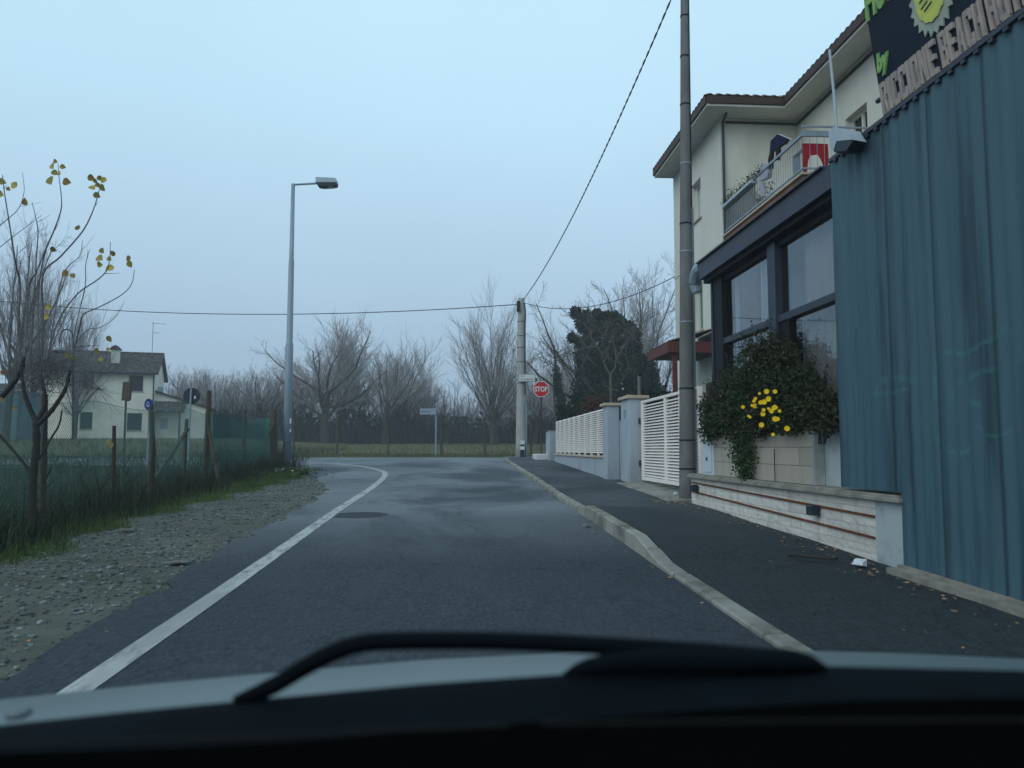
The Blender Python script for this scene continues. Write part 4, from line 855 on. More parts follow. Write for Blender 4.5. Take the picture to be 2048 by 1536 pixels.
# round sign seen from behind, blue sign, board
rs = thing('traffic_sign', 'dark round traffic sign seen from behind on a thin pole beyond the chain link fence', 'traffic sign', (-10.06, 25, .6))
c = at(383, 792, 25); mb = MB(); mb.prism([(c[0] + .265 * math.cos(t), 25, c[2] + .265 * math.sin(t)) for t in np.linspace(0, 2 * math.pi, 28, endpoint=False)], (0, .02, 0)); mb.build('disc', 'signback', rs)
mb = MB(); mb.tube([(c[0] - .04, 24.96, .5), (c[0] + .0, 24.96, c[2] + .25)], .032, 8); mb.build('pole', 'galv', rs)
MB().box(c[0] + .09, c[0] + .14, 24.975, 24.99, c[2] - .09, c[2] + .0).build('clamp', 'signwhite', rs)
bs_ = thing('traffic_sign', 'small blue oval traffic sign on a thin pole in front of the house porch', 'traffic sign', (-12.3, 27, .6))
c = at(297, 809, 27); mb = MB(); mb.prism([(c[0] + .12 * math.cos(t), 27 + .05 * math.cos(t), c[2] + .20 * math.sin(t)) for t in np.linspace(0, 2 * math.pi, 24, endpoint=False)], (.005, .02, 0)); mb.build('disc', 'blue', bs_)
mb = MB()
for k in range(3):
    q = k * 2.1 + .5; mb.bar((c[0] + .05 * math.cos(q), 26.965, c[2] + .09 * math.sin(q)), (c[0] + .05 * math.cos(q + 1.5), 26.965, c[2] + .09 * math.sin(q + 1.5)), .018)
mb.build('arrows', 'signwhite', bs_)
mb = MB(); mb.tube([(c[0], 27.05, .5), (c[0], 27.05, c[2] + .15)], .025, 6); mb.build('pole', 'galv', bs_)
bb_ = thing('board_post', 'narrow weathered board on a thin post in front of the house windows', 'board', (-11.6, 24, .5))
a0 = at(244, 764, 24); a1 = at(258, 802, 24)
mb = MB(); mb.prism([(a0[0], 24, a1[2] + .02), (a0[0] + .03, 24, a0[2]), (a1[0] + .03, 24, a0[2] + .02), (a1[0] + .02, 24, a1[2] + .06), (a1[0] - .04, 24, a1[2])], (0, .1, 0)); mb.build('board', 'wood', bb_)
mb = MB(); mb.tube([((a0[0] + a1[0]) / 2, 24.05, .4), ((a0[0] + a1[0]) / 2 - .0, 24.05, a1[2] + .05)], .03, 6); mb.build('post', 'wood', bb_)
# garden lamp
gl = thing('garden_lamp', 'old crook necked lamp standing before the pale farmhouse roof', 'lamp', (-19.3, 36, 1))
D_ = 36; q = lambda px, py: at(px, py, D_)
mb = MB(); mb.tube(path([q(146, 880), q(146, 760), q(146, 685), q(145, 668), q(139, 660), q(131, 659), q(124, 663), q(120, 675), q(119, 688)], 5), [.055] * 11 + [.03] * 30, 7); mb.build('pole', 'signback', gl)
c = q(118, 700); mb = MB()
prof = [(.02, .17), (.13, .16), (.20, .10), (.24, .03), (.26, -.02)]
mb.add([(c[0] + r * math.cos(t), D_ + r * math.sin(t), c[2] + z) for r, z in prof for t in np.linspace(0, 2 * math.pi, 16, endpoint=False)], [(k * 16 + t, k * 16 + (t + 1) % 16, (k + 1) * 16 + (t + 1) % 16, (k + 1) * 16 + t) for k in range(4) for t in range(16)]); mb.build('shade', 'lamphead', gl, smooth_=True)
mb = MB(); mb.tube([(c[0], D_, c[2] - .02), (c[0], D_, c[2] - .12), (c[0], D_, c[2] - .17)], [.25, .25, .12], 14); mb.build('lamp_body', 'signback', gl)
# ---------------------------------------------------------------- farmhouse
P0 = at(305, 884, 60); HT = R(18); H_ = Frame(HT, P0[0], P0[1]); zg = 1.7
hu = lambda px, py=800: on_b(px, py)
def on_b(px, py):
    r = ray(px, py); e = H_.m[:, 1]; t = ((H_.o - CAM) @ e) / (r @ e); return H_.l(CAM + t * r)
xl = on_b(34, 800)[0]; ze = on_b(305, 745)[2]; zr = ze + 1.75; dp = 6.6
fh = thing('farmhouse', 'pale two storey farmhouse with weathered tile roof and dark shutters behind the fence', 'house', (xl / 2, 3, zg), H_)
wins = []
for p0, p1, q0, q1 in ((165, 187, 747, 778), (258, 286, 750, 783), (160, 184, 824, 858), (254, 283, 826, 861), (58, 78, 822, 856), (62, 84, 746, 777)):
    a = on_b(p0, q0); b = on_b(p1, q1); wins.append((a[0], b[0], b[2], a[2]))
mb = MB(H_); wallboxes(mb, 0, .25, xl, 0, 1.2, ze, wins, swap=True)
mb.box(xl, -.003, .25, dp, 1.2, ze - .01)
mb.prism([(0, 0.0, ze), (0, dp, ze), (0, dp / 2, zr - .08)], (-.25, 0, 0)); mb.prism([(xl, 0.0, ze), (xl, dp, ze), (xl, dp / 2, zr - .08)], (.25, 0, 0))
mb.build('wall', 'housecream', fh)
for x0, x1, z0, z1 in wins:
    w = MB(H_).box(x0 + .04, x1 - .04, .10, .16, z0 + .04, z1 - .04).build('shutter', 'shutter', fh)
    MB(H_).box(x0 - .05, x1 + .05, -.05, .1, z0 - .06, z0 - .003).build('sill', 'coping', w)
def ribbed(fr, x0, x1, y0, y1, za, zb, amp=.045, step=.11):
    mb = MB(fr); nx = int((x1 - x0) / (step / 2)) + 1; X = np.linspace(x0, x1, nx); ny = max(4, int(abs(y1 - y0) / .3)); 
    rr_ = np.random.default_rng(4).normal(size=(nx, ny)) * .012
    mb.grid(lambda i, j: (X[i], y0 + (y1 - y0) * j / (ny - 1), za + (zb - za) * j / (ny - 1) + (amp if i % 2 else 0) + .02 * (j % 2) + rr_[i, j]), nx, ny)
    mb.grid(lambda i, j: (X[nx - 1 - i], y0 + (y1 - y0) * j / (ny - 1), za - .09 + (zb - za) * j / (ny - 1)), nx, ny); return mb
rf = ribbed(H_, xl - .3, .28, -.45, dp / 2, ze - .12, zr, .05, .3); r2 = ribbed(H_, xl - .3, .28, dp + .45, dp / 2, ze - .12, zr, .05, .3)
rf.add(r2.v, r2.f); rf.tube([(xl - .3, dp / 2, zr + .02), (.28, dp / 2, zr + .02)], .11, 8); rf.build('roof', 'rooftile', fh)
mb = MB(H_); mb.tube([(xl - .3, -.47, ze - .13), (.28, -.47, ze - .13)], .08, 6); mb.build('gutter', 'shutter', fh)
c = on_b(224, 735); cx = c[0]; mb = MB(H_); mb.box(cx - .28, cx + .28, 1.2, 1.7, ze + .2, zr + .02); ch = mb.build('chimney', 'housecream', fh)
mb = MB(H_); mb.prism([(cx - .42, 1.1, zr + .02), (cx + .42, 1.1, zr + .02), (cx + .22, 1.1, zr + .27), (cx, 1.1, zr + .38), (cx - .22, 1.1, zr + .27)], (0, .7, 0)); mb.build('chimney_cap', 'rooftile', ch)
mb = MB(H_); mb.tube([(-.06, -.06, 1.5), (-.06, -.06, ze - .1)], .05, 6); mb.build('downpipe', 'shutter', fh)
mb = MB(H_); ax = -.6; mb.tube([(ax, 3.1, zr - .2), (ax, 3.1, zr + 2.55)], .025, 5)
for z, l in ((zr + 2.45, .9), (zr + 1.7, .5)):
    mb.tube([(ax - .1, 3.1, z), (ax + l, 3.1, z - .03)], .016, 4)
    for t in np.linspace(0, l, 6): mb.tube([(ax + t, 2.85, z), (ax + t, 3.35, z)], .01, 3)
mb.build('aerial', 'galv', fh)
MB(H_).bbox(.02, .35, 2.2, 3.1, 5.4, 6.1, .03).build('air_conditioner', 'lamphead', fh)
# lean-to and porch on the right
xr = on_b(420, 840)[0]; zl = on_b(412, 816)[2]; zh = on_b(309, 781)[2]
mb = MB(H_); mb.prism([(.003, .6, 1.2), (xr, .6, 1.2), (xr, .6, zl - .1), (.003, .6, zh - .1)], (0, 5, 0)); mb.build('lean_to_wall', 'housecream', fh)
mb = MB(H_); mb.prism([(.0, .35, zh - .08), (xr + .3, .35, zl - .16), (xr + .3, .35, zl - .02), (.0, .35, zh + .06)], (0, 5.6, 0)); mb.build('lean_to_roof', 'rooftile', fh)
xa, xb = on_b(305, 810)[0], on_b(372, 810)[0]; zp0 = on_b(340, 825)[2]; zp1 = zp0 + .85
pm = ribbed(H_, xa, xb, -1.6, .55, zp0, zp1, .05, .3); po = pm.build('porch_roof', 'rooftile', fh)
mb = MB(H_); mb.bar((xb - .3, -1.5, 1.4), (xb - .3, -1.5, zp0), .12); mb.bar((xa + .3, -1.5, 1.4), (xa + .3, -1.5, zp0), .12); mb.build('porch_post', 'shutter', po)
x0, x1 = on_b(320, 845)[0], on_b(334, 845)[0]; MB(H_).box(x0, x1, .54, .597, on_b(320, 857)[2], on_b(320, 836)[2]).build('window', 'lamphead', fh)
sd = thing('garden_shed', 'blue grey shed at the left of the farmhouse behind the young poplar', 'shed', (-31, 50, 1.6))
mb = MB(); a = at(-60, 780, 50); b = at(36, 780, 50); mb.box(a[0], b[0], 50, 53, 1.2, a[2]); mb.build('wall', 'corr', sd)
mb = MB(); mb.prism([(a[0] - .2, 49.8, a[2]), (b[0] + .2, 49.8, a[2]), (b[0] + .2, 53.2, a[2] + .6), (a[0] - .2, 53.2, a[2] + .6)], (0, 0, .08)); mb.build('roof', 'rooftile', sd)

# ================================================================== TREES
def grow(mb, p, d, L, r, lvl, cfg, rr, limb=None):
    c = cfg[lvl]; n = c.get('seg', 4); pts = [np.array(p, float)]; rad = [r]; d = d / np.linalg.norm(d); dirs = [d]
    for k in range(n):
        d = d + np.array([rr.gauss(0, 1), rr.gauss(0, 1), rr.gauss(0, .6)]) * c['wob'] + np.array([0, 0, c['up']]); d /= np.linalg.norm(d)
        pts.append(pts[-1] + d * L / n); rad.append(r * (1 - (k + 1) / n * c.get('taper', .75))); dirs.append(d)
    (limb or mb).tube(pts, rad, c.get('n', 3), cap=False)
    if lvl + 1 >= len(cfg): return
    q = cfg[lvl + 1]; m = max(1, int(rr.gauss(c['kids'], c['kids'] * .15)))
    for k in range(m):
        t = c['from'] + (1 - c['from']) * ((k + rr.random()) / m); i = min(n - 1, int(t * n)); f = t * n - i
        b = lerp(pts[i], pts[i + 1], f); dd = dirs[min(n, i + 1)]
        perp = np.cross(dd, np.array([rr.gauss(0, 1), rr.gauss(0, 1), rr.gauss(0, 1)])); perp /= np.linalg.norm(perp) + 1e-9
        an = R(rr.gauss(q['ang'], q['ang'] * .25)); nd = dd * math.cos(an) + perp * math.sin(an)
        grow(mb, b, nd, L * q['len'] * rr.uniform(.65, 1.2) * (1 - q.get('fall', .3) * t), max(rad[i] * q.get('rr', .55), q.get('rmin', .006)), lvl + 1, cfg, rr)
TH_ = {}
def make_tree(name, label, group, h, cfg, seed, trunk_r, bark='bark', twig='twigs', split=1):
    rr = random.Random(seed); t = thing(name, label, 'tree', (0, 0, 0), W, group); tm = MB(); cm = MB()
    c = cfg[0]; n = c.get('seg', 4); p = np.array([0, 0, -.3]); d = np.array([0, 0, 1.0]); pts = [p]; rad = [trunk_r]; L = h * c['tl'] + .3
    for k in range(n):
        d = d + np.array([rr.gauss(0, 1), rr.gauss(0, 1), 0]) * c['wob']; d /= np.linalg.norm(d); pts.append(pts[-1] + d * L / n); rad.append(trunk_r * (1 - (k + 1) / n * c.get('taper', .4)))
    tm.tube(pts, rad, 8, cap=False)
    q = cfg[1]
    for k in range(c['kids']):
        tt = c['from'] + (1 - c['from']) * (k / c['kids']); i = min(n - 1, int(tt * n)); b = lerp(pts[i], pts[i + 1], tt * n - i)
        az = 2.399 * k + rr.gauss(0, .3); an = R(abs(rr.gauss(q['ang'], q.get('spread', 10)))); nd = np.array([math.cos(az) * math.sin(an), math.sin(az) * math.sin(an), math.cos(an)])
        grow(cm, b, nd, h * q['len'] * rr.uniform(.78, 1.05) * (1 - .42 * (an / R(50)) ** 1.5 if q.get('round') else 1), max(.01, rad[i] * q.get('rr', .45)), 1, cfg, rr, tm)
    tm.build('trunk', bark, t); cr_ = cm.build('crown', twig, t); TH_[cr_.data.name] = float(np.percentile(np.array(cm.v)[:, 2], 99.6)); return t
vase = [dict(tl=.22, kids=26, wob=.03, **{'from': .5}), dict(len=.60, ang=24, spread=17, wob=.085, up=.05, seg=8, kids=20, rr=.20, n=4, round=1, **{'from': .18}), dict(len=.36, ang=27, fall=.15, wob=.08, up=.08, seg=4, kids=9, rr=.40, rmin=.013, **{'from': .1}), dict(len=.50, ang=24, fall=.2, wob=.09, up=.07, seg=3, rr=.55, rmin=.0085)]
oak = [dict(tl=.34, kids=11, wob=.06, **{'from': .45}), dict(len=.48, ang=46, spread=18, wob=.13, up=.06, seg=6, kids=11, rr=.45, n=4, **{'from': .15}), dict(len=.5, ang=40, fall=.45, wob=.14, up=.07, seg=4, kids=8, rr=.45, rmin=.014, **{'from': .12}), dict(len=.5, ang=38, fall=.3, wob=.13, up=.08, seg=3, kids=5, rr=.5, rmin=.009, **{'from': .12}), dict(len=.55, ang=36, fall=.3, wob=.1, up=.07, seg=2, rr=.5, rmin=.007)]
scrub = [dict(tl=.10, kids=11, wob=.1, **{'from': .3}), dict(len=.75, ang=20, spread=12, wob=.09, up=.06, seg=6, kids=12, rr=.4, n=3, **{'from': .15}), dict(len=.34, ang=38, fall=.5, wob=.1, up=.08, seg=3, kids=7, rr=.45, rmin=.012, **{'from': .15}), dict(len=.5, ang=35, fall=.3, wob=.1, up=.05, seg=2, rr=.5, rmin=.008)]
def place(t, px, y, h, h0, rz=None, label=None, wide=1.0, group=None):
    h0 = [TH_[c.data.name] for c in t.children if c.data.name in TH_][0]; x = (px - 1024) / F * y; t.location = (x, y, float(gz(x, y)) - .05); s_ = h / h0; t.scale = (s_ * wide, s_ * wide, s_); t.rotation_euler[2] = rz if rz is not None else random.uniform(0, 6.28)
    if label: t['label'] = label
    if group: t['group'] = group
    return t
hz = lambda py, y, px=1024: EYE + (898 - py) / F * y * 1.0 - float(gz((px - 1024) / F * y, y))
V1 = make_tree('bare_tree', 'large bare fan shaped poplar rising behind the junction pole', None, 12, vase, 21, .34)
V2 = make_tree('bare_tree', 'bare rounded poplar with fine twigs at the middle of the field edge', None, 12, vase, 5, .30)
O1 = make_tree('bare_tree', 'large dark limbed bare tree just right of the street lamp', None, 12, oak, 9, .34)
O2 = make_tree('bare_tree', 'bare twisted tree', None, 12, oak, 33, .30)
C1 = make_tree('bare_tree', 'bare scrubby tree', None, 8, scrub, 2, .16)
C2 = make_tree('bare_tree', 'bare scrubby tree', None, 8, scrub, 17, .15)
place(V1, 988, 62, hz(580, 62), 12, 1.0, wide=1.02)
place(V2, 792, 72, hz(680, 72), 12, 2.0, wide=1.55)
place(O1, 652, 66, hz(640, 66), 12, .5, wide=1.15)
place(copy_tree(V2), 690, 70, hz(630, 70), 12, 4.1, 'tall pale twigged bare poplar behind the dark limbed tree', 1.45)
place(copy_tree(O1), 722, 74, hz(700, 74), 12, 3.3, 'bare crooked tree between the two broad poplar crowns')
place(O2, 770, 64, hz(700, 64), 12, 1.2, 'bare thin limbed tree in front of the rounded middle poplar', .8)
place(copy_tree(V1), 838, 78, hz(715, 78), 12, 5, 'slightly lower bare poplar at the right end of the middle clump', 1.1)
place(copy_tree(O2), 615, 72, hz(700, 72), 12, 2.6, 'small bare tree close to the street lamp pole', .9)
g_ = 'bare trees of the distant tree line'
lab = 'bare twiggy tree in the hazy distant tree line'
k = 0
for px in list(np.linspace(340, 590, 19)) + list(np.linspace(860, 1140, 15)):
    src = (C1, C2, O2, C1)[k % 4]; y = random.uniform(68, 82); top = random.uniform(735, 765) if px < 600 else random.uniform(715, 790)
    h0 = 12 if src is O2 else 8; t = src if (src in (C1, C2) and 'used' not in src) else copy_tree(src)
    if src in (C1, C2) and t is src: src['used'] = 1
    place(t, px + random.uniform(-8, 8), y, hz(top, y), h0, None, lab, random.uniform(.9, 1.25), g_); k += 1
for o in list(bpy.data.objects):
    if 'used' in o: del o['used']
for px, top in zip(np.linspace(600, 870, 8), (770, 760, 775, 765, 780, 770, 765, 780)):
    y = random.uniform(74, 84); place(copy_tree(random.choice((C1, C2))), px, y, hz(top, y), 8, None, lab, 1.2, g_)
# tall pale poplars at the far left, behind the shed
for px, y, top, l, wd in ((12, 47, 425, 'tall bare pale poplar cut by the left edge of the photo', .55), (72, 53, 505, 'tall bare pale poplar right behind the young poplar', .6), (150, 58, 590, 'lowest pale poplar of the row above the farmhouse roof', .7)):
    place(copy_tree(O2 if px == 12 else V2), px, y, hz(top, y, px), 12, None, l, wd)
# bare trees on the right around the ivy mass
for px, y, top, src, l, wd in ((1288, 52, 520, O2, 'tall open bare tree between ivy mass and cream house', .7), (1325, 46, 590, O1, 'bare tree partly hidden by the cream house corner', .6), (1245, 56, 560, O1, 'bare tree top rising behind the ivy clad tree', .7),
                               (1115, 58, 690, O2, 'dark bare tree left of the ivy mass', .9), (1165, 50, 575, O1, 'bare branches spreading left out of the ivy top', .85), (1070, 66, 735, O1, 'bare tree behind the stop sign', 1.0)):
    place(copy_tree(src), px, y, hz(top, y), 12, None, l, wd)
# ivy clad tree
iv = thing('ivy_tree', 'huge dark evergreen mass of ivy on a tree behind the slatted fence', 'tree', (5.6, 44, 1.1))
mb = MB(); Q = lambda px, py, d=0: at(px, py, 44 + d); s44 = 44 / F
for px, py, rx, rz_, d, n in ((1240, 770, 72, 85, 0, 5200), (1200, 690, 42, 60, -.3, 2600), (1172, 643, 22, 24, -.2, 900), (1150, 625, 10, 11, -.2, 250), (1195, 632, 10, 14, 0, 260), (1222, 648, 30, 26, -.3, 1300), (1255, 690, 28, 50, -.2, 1700), (1283, 770, 36, 62, -.3, 2400), (1145, 676, 9, 8, -.2, 230), (1190, 790, 48, 80, -.6, 2600), (1245, 840, 78, 60, -.5, 3000), (1160, 700, 10, 30, -.2, 400), (1300, 810, 20, 40, -.3, 900)):
    mb.leaves(ell(Q(px, py, d), (rx * s44, rx * s44 * .8, rz_ * s44), n, .35), .21, -.3, .8)
mb.build('ivy', 'ivy', iv)
mb = MB()
for k in range(34):
    a = Q(random.uniform(1150, 1290), random.uniform(640, 790), random.uniform(-2.2, -.3)); d = np.array([random.gauss(0, .6), -.2, random.uniform(.1, 1)]); d /= np.linalg.norm(d)
    grow(mb, a, d, random.uniform(.8, 1.9), .03, 2, oak, random)
mb.build('branches', 'bark_pale', iv)
mb = MB(); mb.tube([Q(1235, 900), Q(1235, 780)], .3, 8); mb.build('trunk', 'bark', iv)
it = thing('ivy_tree', 'slim ivy wrapped trunk between the stop sign and the ivy mass', 'tree', (2.9, 48, 1.2))
mb = MB(); 
for px, py, n in ((1113, 748, 120), (1115, 765, 160), (1117, 785, 170), (1122, 805, 200), (1127, 825, 200), (1130, 845, 200)): mb.leaves(ell(at(px, py, 48), (.26, .26, .5), n, .5), .17, -.3, .8)
mb.build('ivy', 'ivy', it)
mb = MB(); mb.tube([at(1132, 880, 48), at(1120, 800, 48), at(1112, 740, 48), at(1108, 690, 48)], [.15, .12, .1, .04], 6)
for k in range(10): grow(mb, at(1112, 740 - k * 4, 48), np.array([random.gauss(0, 1), random.gauss(0, .5), .8]), 1.3, .03, 2, oak, random)
mb.build('trunk', 'bark', it)
sa = thing('bare_sapling', 'pale forked sapling standing behind the shorter gate pillar', 'tree', (3.5, 27, 1))
mb = MB(); q = lambda px, py: at(px, py, 28); mb.tube([q(1222, 880), q(1222, 800), q(1221, 748)], [.07, .06, .05], 7)
mb.build('trunk', 'bark_pale', sa)
mb = MB()
for pts in ([(1221, 750), (1212, 735), (1203, 712), (1208, 702)], [(1222, 748), (1230, 735), (1233, 718), (1243, 700), (1248, 690)], [(1206, 712), (1192, 690), (1182, 672), (1184, 660)], [(1233, 718), (1228, 690), (1215, 672)], [(1243, 700), (1262, 670), (1268, 655)], [(1195, 692), (1170, 696), (1152, 702)]):
    P = path([q(*p) for p in pts], 4); mb.tube(P, np.linspace(.035, .012, len(P)), 5)
    for k in range(3): grow(mb, P[len(P) // 2 + k], np.array([random.gauss(0, 1), random.gauss(0, .5), .7]), .5, .012, 3, oak, random)
mb.build('branches', 'bark_pale', sa)
rb = thing('reddish_shrub', 'reddish brown shrub peeping over the slatted fence by the shorter pillar', 'shrub', (3.3, 27, 1.5))
mb = MB(); mb.leaves(np.vstack([ell(at(1195, 806, 27), (.45, .3, .35), 260, .7), ell(at(1175, 815, 27), (.4, .3, .25), 160, .7)]), .10, .2, .5); mb.build('foliage', 'redleaf', rb)
hd = thing('garden_hedge', 'green garden hedge showing above the slatted fence and the white gate', 'hedge', (3.4, 28, 1.5))
mb = MB(); p = []
for px0, px1, py, d, n in ((1115, 1215, 834, 29, 1500), (1140, 1210, 812, 27.5, 700), (1265, 1345, 806, 24, 1100)):
    for _ in range(n): p.append(at(random.uniform(px0, px1), py + random.gauss(0, 9) - (10 * math.sin(random.random() * 3)), d + random.uniform(-.5, .5)))
mb.leaves(p, .11, .2, .6)
for _ in range(1600): mb.leaves([S.w((random.uniform(4.0, 4.7), random.uniform(19, 29), random.uniform(.8, 2.0)))], .13, .2, .6)
mb.build('foliage', 'ivy', hd)
# thicket below the far trees
mb = MB(); n = 17000
x = rng.uniform(-46, 22, n); y = rng.uniform(66, 80, n); h = rng.uniform(.6, 3.4, n) * (1 + .25 * np.sin(x * .5)); z = gz(x, y)
mb.blades(np.stack([x, y, z - .05], 1), h, rng.uniform(.03, .16, n), .45)
n = 5000; x = rng.uniform(-46, 22, n); y = rng.uniform(67, 78, n); mb.leaves(np.stack([x, y, gz(x, y) + rng.uniform(.1, 2.4, n)], 1), .5, 0, .6)
mb.build('thicket', 'thicket')['kind'] = 'stuff'
# ---------------------------------------------------------------- young poplar at the left edge
yp = thing('young_poplar', 'young poplar with a few yellow leaves on arching shoots at the left edge', 'tree', (-5.4, 9, .25))
q = lambda px, py, d=0: at(px, py, 9 + d)
mb = MB()
for pts, r0, r1 in (([(64, 1075), (66, 960), (73, 890), (72, 840)], .075, .06), ([(73, 845), (60, 817), (49, 785), (42, 742)], .05, .03), ([(73, 845), (88, 815), (90, 790), (82, 755)], .045, .03), ([(74, 850), (100, 825), (118, 800), (132, 775), (140, 740)], .048, .03), ([(-40, 812), (0, 795), (25, 768), (42, 742), (46, 715)], .055, .04),
                    ([(66, 950), (30, 905), (-10, 860)], .03, .02), ([(70, 930), (100, 880), (118, 850), (124, 820)], .022, .014)):
    P = path([q(*p) for p in pts], 5); mb.tube(P, np.linspace(r0 * .60, r1 * .62, len(P)) * (1 + .10 * np.sin(np.arange(len(P)) * 2.3)), 9)
mb.build('trunk', 'bark', yp, smooth_=True)
mb = MB()
shoots = [([(82, 755), (86, 640), (86, 550), (122, 512), (164, 464), (184, 426), (195, 393), (200, 373)], .016), ([(80, 740), (76, 600), (88, 512), (106, 466), (121, 424), (123, 397), (118, 353), (116, 327)], .013), ([(140, 740), (148, 700), (160, 650), (168, 628), (199, 614), (243, 590), (263, 568), (269, 539)], .013),
          ([(92, 720), (118, 640), (155, 588), (193, 561), (212, 543), (219, 521), (221, 484)], .013), ([(60, 720), (68, 600), (73, 512), (76, 464), (71, 433), (64, 404)], .011), ([(49, 715), (53, 635), (60, 567), (73, 544), (90, 500)], .015), ([(40, 745), (36, 662), (40, 571), (31, 525), (20, 455), (8, 380), (5, 350)], .016),
          ([(98, 700), (118, 580), (133, 537), (159, 512), (165, 481)], .009), ([(140, 740), (150, 660), (170, 574), (171, 532), (179, 499)], .010), ([(140, 735), (151, 690), (175, 660), (200, 655), (225, 640), (240, 620)], .008), ([(138, 770), (165, 762), (190, 778), (215, 776)], .010), ([(150, 695), (175, 692), (198, 690)], .006),
          ([(-30, 500), (0, 452), (35, 420), (48, 385), (45, 345)], .008), ([(-30, 520), (20, 478), (60, 448), (84, 430)], .007), ([(66, 720), (50, 650), (25, 600), (0, 570)], .008), ([(100, 700), (128, 640), (150, 600), (160, 560)], .007)]
ends = []
for pts, r in shoots:
    P = path([q(x, y, .3 * math.sin(k)) for k, (x, y) in enumerate(pts)], 5); mb.tube(P, np.linspace(r * .8, r * .28, len(P)), 5)
    for k in range(len(P) // 4, len(P), 6):
        d = (P[min(k + 1, len(P) - 1)] - P[k - 1]); d = d / np.linalg.norm(d) + rng.normal(size=3) * .4
        if random.random() < .45: grow(mb, P[k], d, random.uniform(.12, .35), r * .35, 3, vase, random)
# dense upright shoots and the twiggy head
for _ in range(70):
    px, py = random.uniform(10, 150), random.uniform(690, 790); L_ = random.uniform(.5, 1.35) * (1 - abs(px - 70) / 180)
    grow(mb, q(px, py, random.uniform(-.4, .5)), np.array([random.gauss(0, .18), random.gauss(0, .2), 1]), L_, random.uniform(.0025, .005), 2, [None, None, dict(wob=.05, up=.05, seg=5, kids=4, **{'from': .2}), dict(len=.4, ang=20, wob=.06, up=.1, seg=3, rr=.6, rmin=.002)], random)
for _ in range(330):
    px, py = random.gauss(92, 28), random.gauss(740, 20); d = np.array([random.gauss(0, 1), random.gauss(0, .6), random.gauss(.1, .6)])
    grow(mb, q(px, py, random.uniform(-.35, .35)), d, random.uniform(.12, .34), random.uniform(.002, .005), 2, [None, None, dict(wob=.2, up=0, seg=4, kids=3, **{'from': .2}), dict(len=.5, ang=45, wob=.15, up=0, seg=2, rr=.6, rmin=.0015)], random)
for _ in range(26):
    px, py = random.gauss(205, 22), random.gauss(790, 14); grow(mb, q(198, 776), np.array([random.gauss(0, 1), random.gauss(0, .6), random.gauss(-.25, .6)]), random.uniform(.15, .45), .003, 2, [None, None, dict(wob=.12, up=-.02, seg=4, kids=2, **{'from': .3}), dict(len=.5, ang=35, wob=.1, up=0, seg=2, rr=.6, rmin=.0015)], random)
mb.build('branches', 'shoot', yp)
mb = MB()
lv = [(111, 323, 9), (105, 333, 13), (126, 334, 10), (110, 346, 12), (119, 347, 9), (101, 362, 18), (134, 364, 15), (183, 356, 13), (191, 362, 9), (200, 357, 10), (207, 361, 12), (196, 371, 10), (204, 374, 10), (185, 376, 13), (206, 378, 9), (194, 391, 12), (156, 455, 11), (107, 499, 11), (4, 364, 14), (28, 370, 15), (17, 378, 8), (3, 388, 13), (50, 403, 13), (204, 502, 11), (200, 517, 15), (200, 529, 12), (225, 506, 11), (219, 518, 10), (219, 537, 15), (257, 518, 12), (260, 529, 12), (130, 546, 14), (146, 552, 10), (98, 614, 13), (94, 633, 14), (219, 678, 12), (194, 702, 10), (216, 699, 8), (136, 711, 11), (148, 716, 10), (202, 719, 9), (8, 745, 11), (2, 800, 10), (29, 816, 8), (222, 891, 9), (217, 883, 9)]
for px, py, s_ in lv:
    c = q(px, py, -.05); sz = s_ / F * 9 * 1.22; an = random.uniform(-1.2, -.1) if random.random() < .75 else random.uniform(0, 6.3)
    ex = np.array([math.cos(an), random.uniform(-.5, .5), math.sin(an)]); ex /= np.linalg.norm(ex); ey = np.cross(ex, np.array([random.uniform(-.5, .5), 1, random.uniform(-.4, .4)])); ey /= np.linalg.norm(ey); nz_ = np.cross(ex, ey)
    out = [(-.5, 0, 0), (-.42, .3, .05), (-.15, .46, .1), (.15, .34, .08), (.5, 0, 0), (.15, -.34, .08), (-.15, -.46, .1), (-.42, -.3, .05)]
    mb.add([c + ex * a * sz + ey * b * sz + nz_ * d * sz for a, b, d in out] + [c], [(8, k, (k + 1) % 8) for k in range(8)])
mb.build('leaves', 'yleaf', yp)

# ================================================================== GRASS, WEEDS, GRAVEL, LITTER
mb = MB()
def scatter(n, fn):
    out = []
    while len(out) < n:
        p = fn()
        if p is not None: out.append(p)
    return np.array(out)
def grass_pt():
    b = 3 + 22 * random.random() ** 1.15; ga_ = grass_a(b) + .18 * math.sin(b * 3.1) + random.gauss(0, .09); a = ga_ - abs(random.gauss(0, 1)) * 1.2
    x, y, _ = S.w((a, b, 0)); return (x, y, SL * y - .03)
p = scatter(70000, grass_pt); sd_ = S.m.T @ p.T; dist_ = np.array([grass_a(b) for b in sd_[1]]) - sd_[0]
hgt = np.clip(.035 + .08 * rng.random(len(p)) + .08 * np.clip(dist_ - .5, 0, 1.2), .02, .22); mb.blades(p, hgt, .009, .9)
def corner_pt():
    b = random.uniform(20.5, 26.2); e = edge_a(b); g = grass_a(min(b, 22.6)) if b < 22.6 else e - .2; a = min(g, e - .15) - abs(random.gauss(0, .8)); x, y, _ = S.w((a, b, 0)); return (x, y, SL * y - .03)
p = scatter(14000, corner_pt); mb.blades(p, .16, .013, .7)
mb.build('grass', 'gblade')['kind'] = 'stuff'
mb = MB()
def weed_pt():
    y = 4 + 23 * random.random(); x = fxl(y) + random.gauss(-.2, .52); 
    if x > fxl(y) + .9 or x < -40: return None
    return (x, y, SL * y - .03)
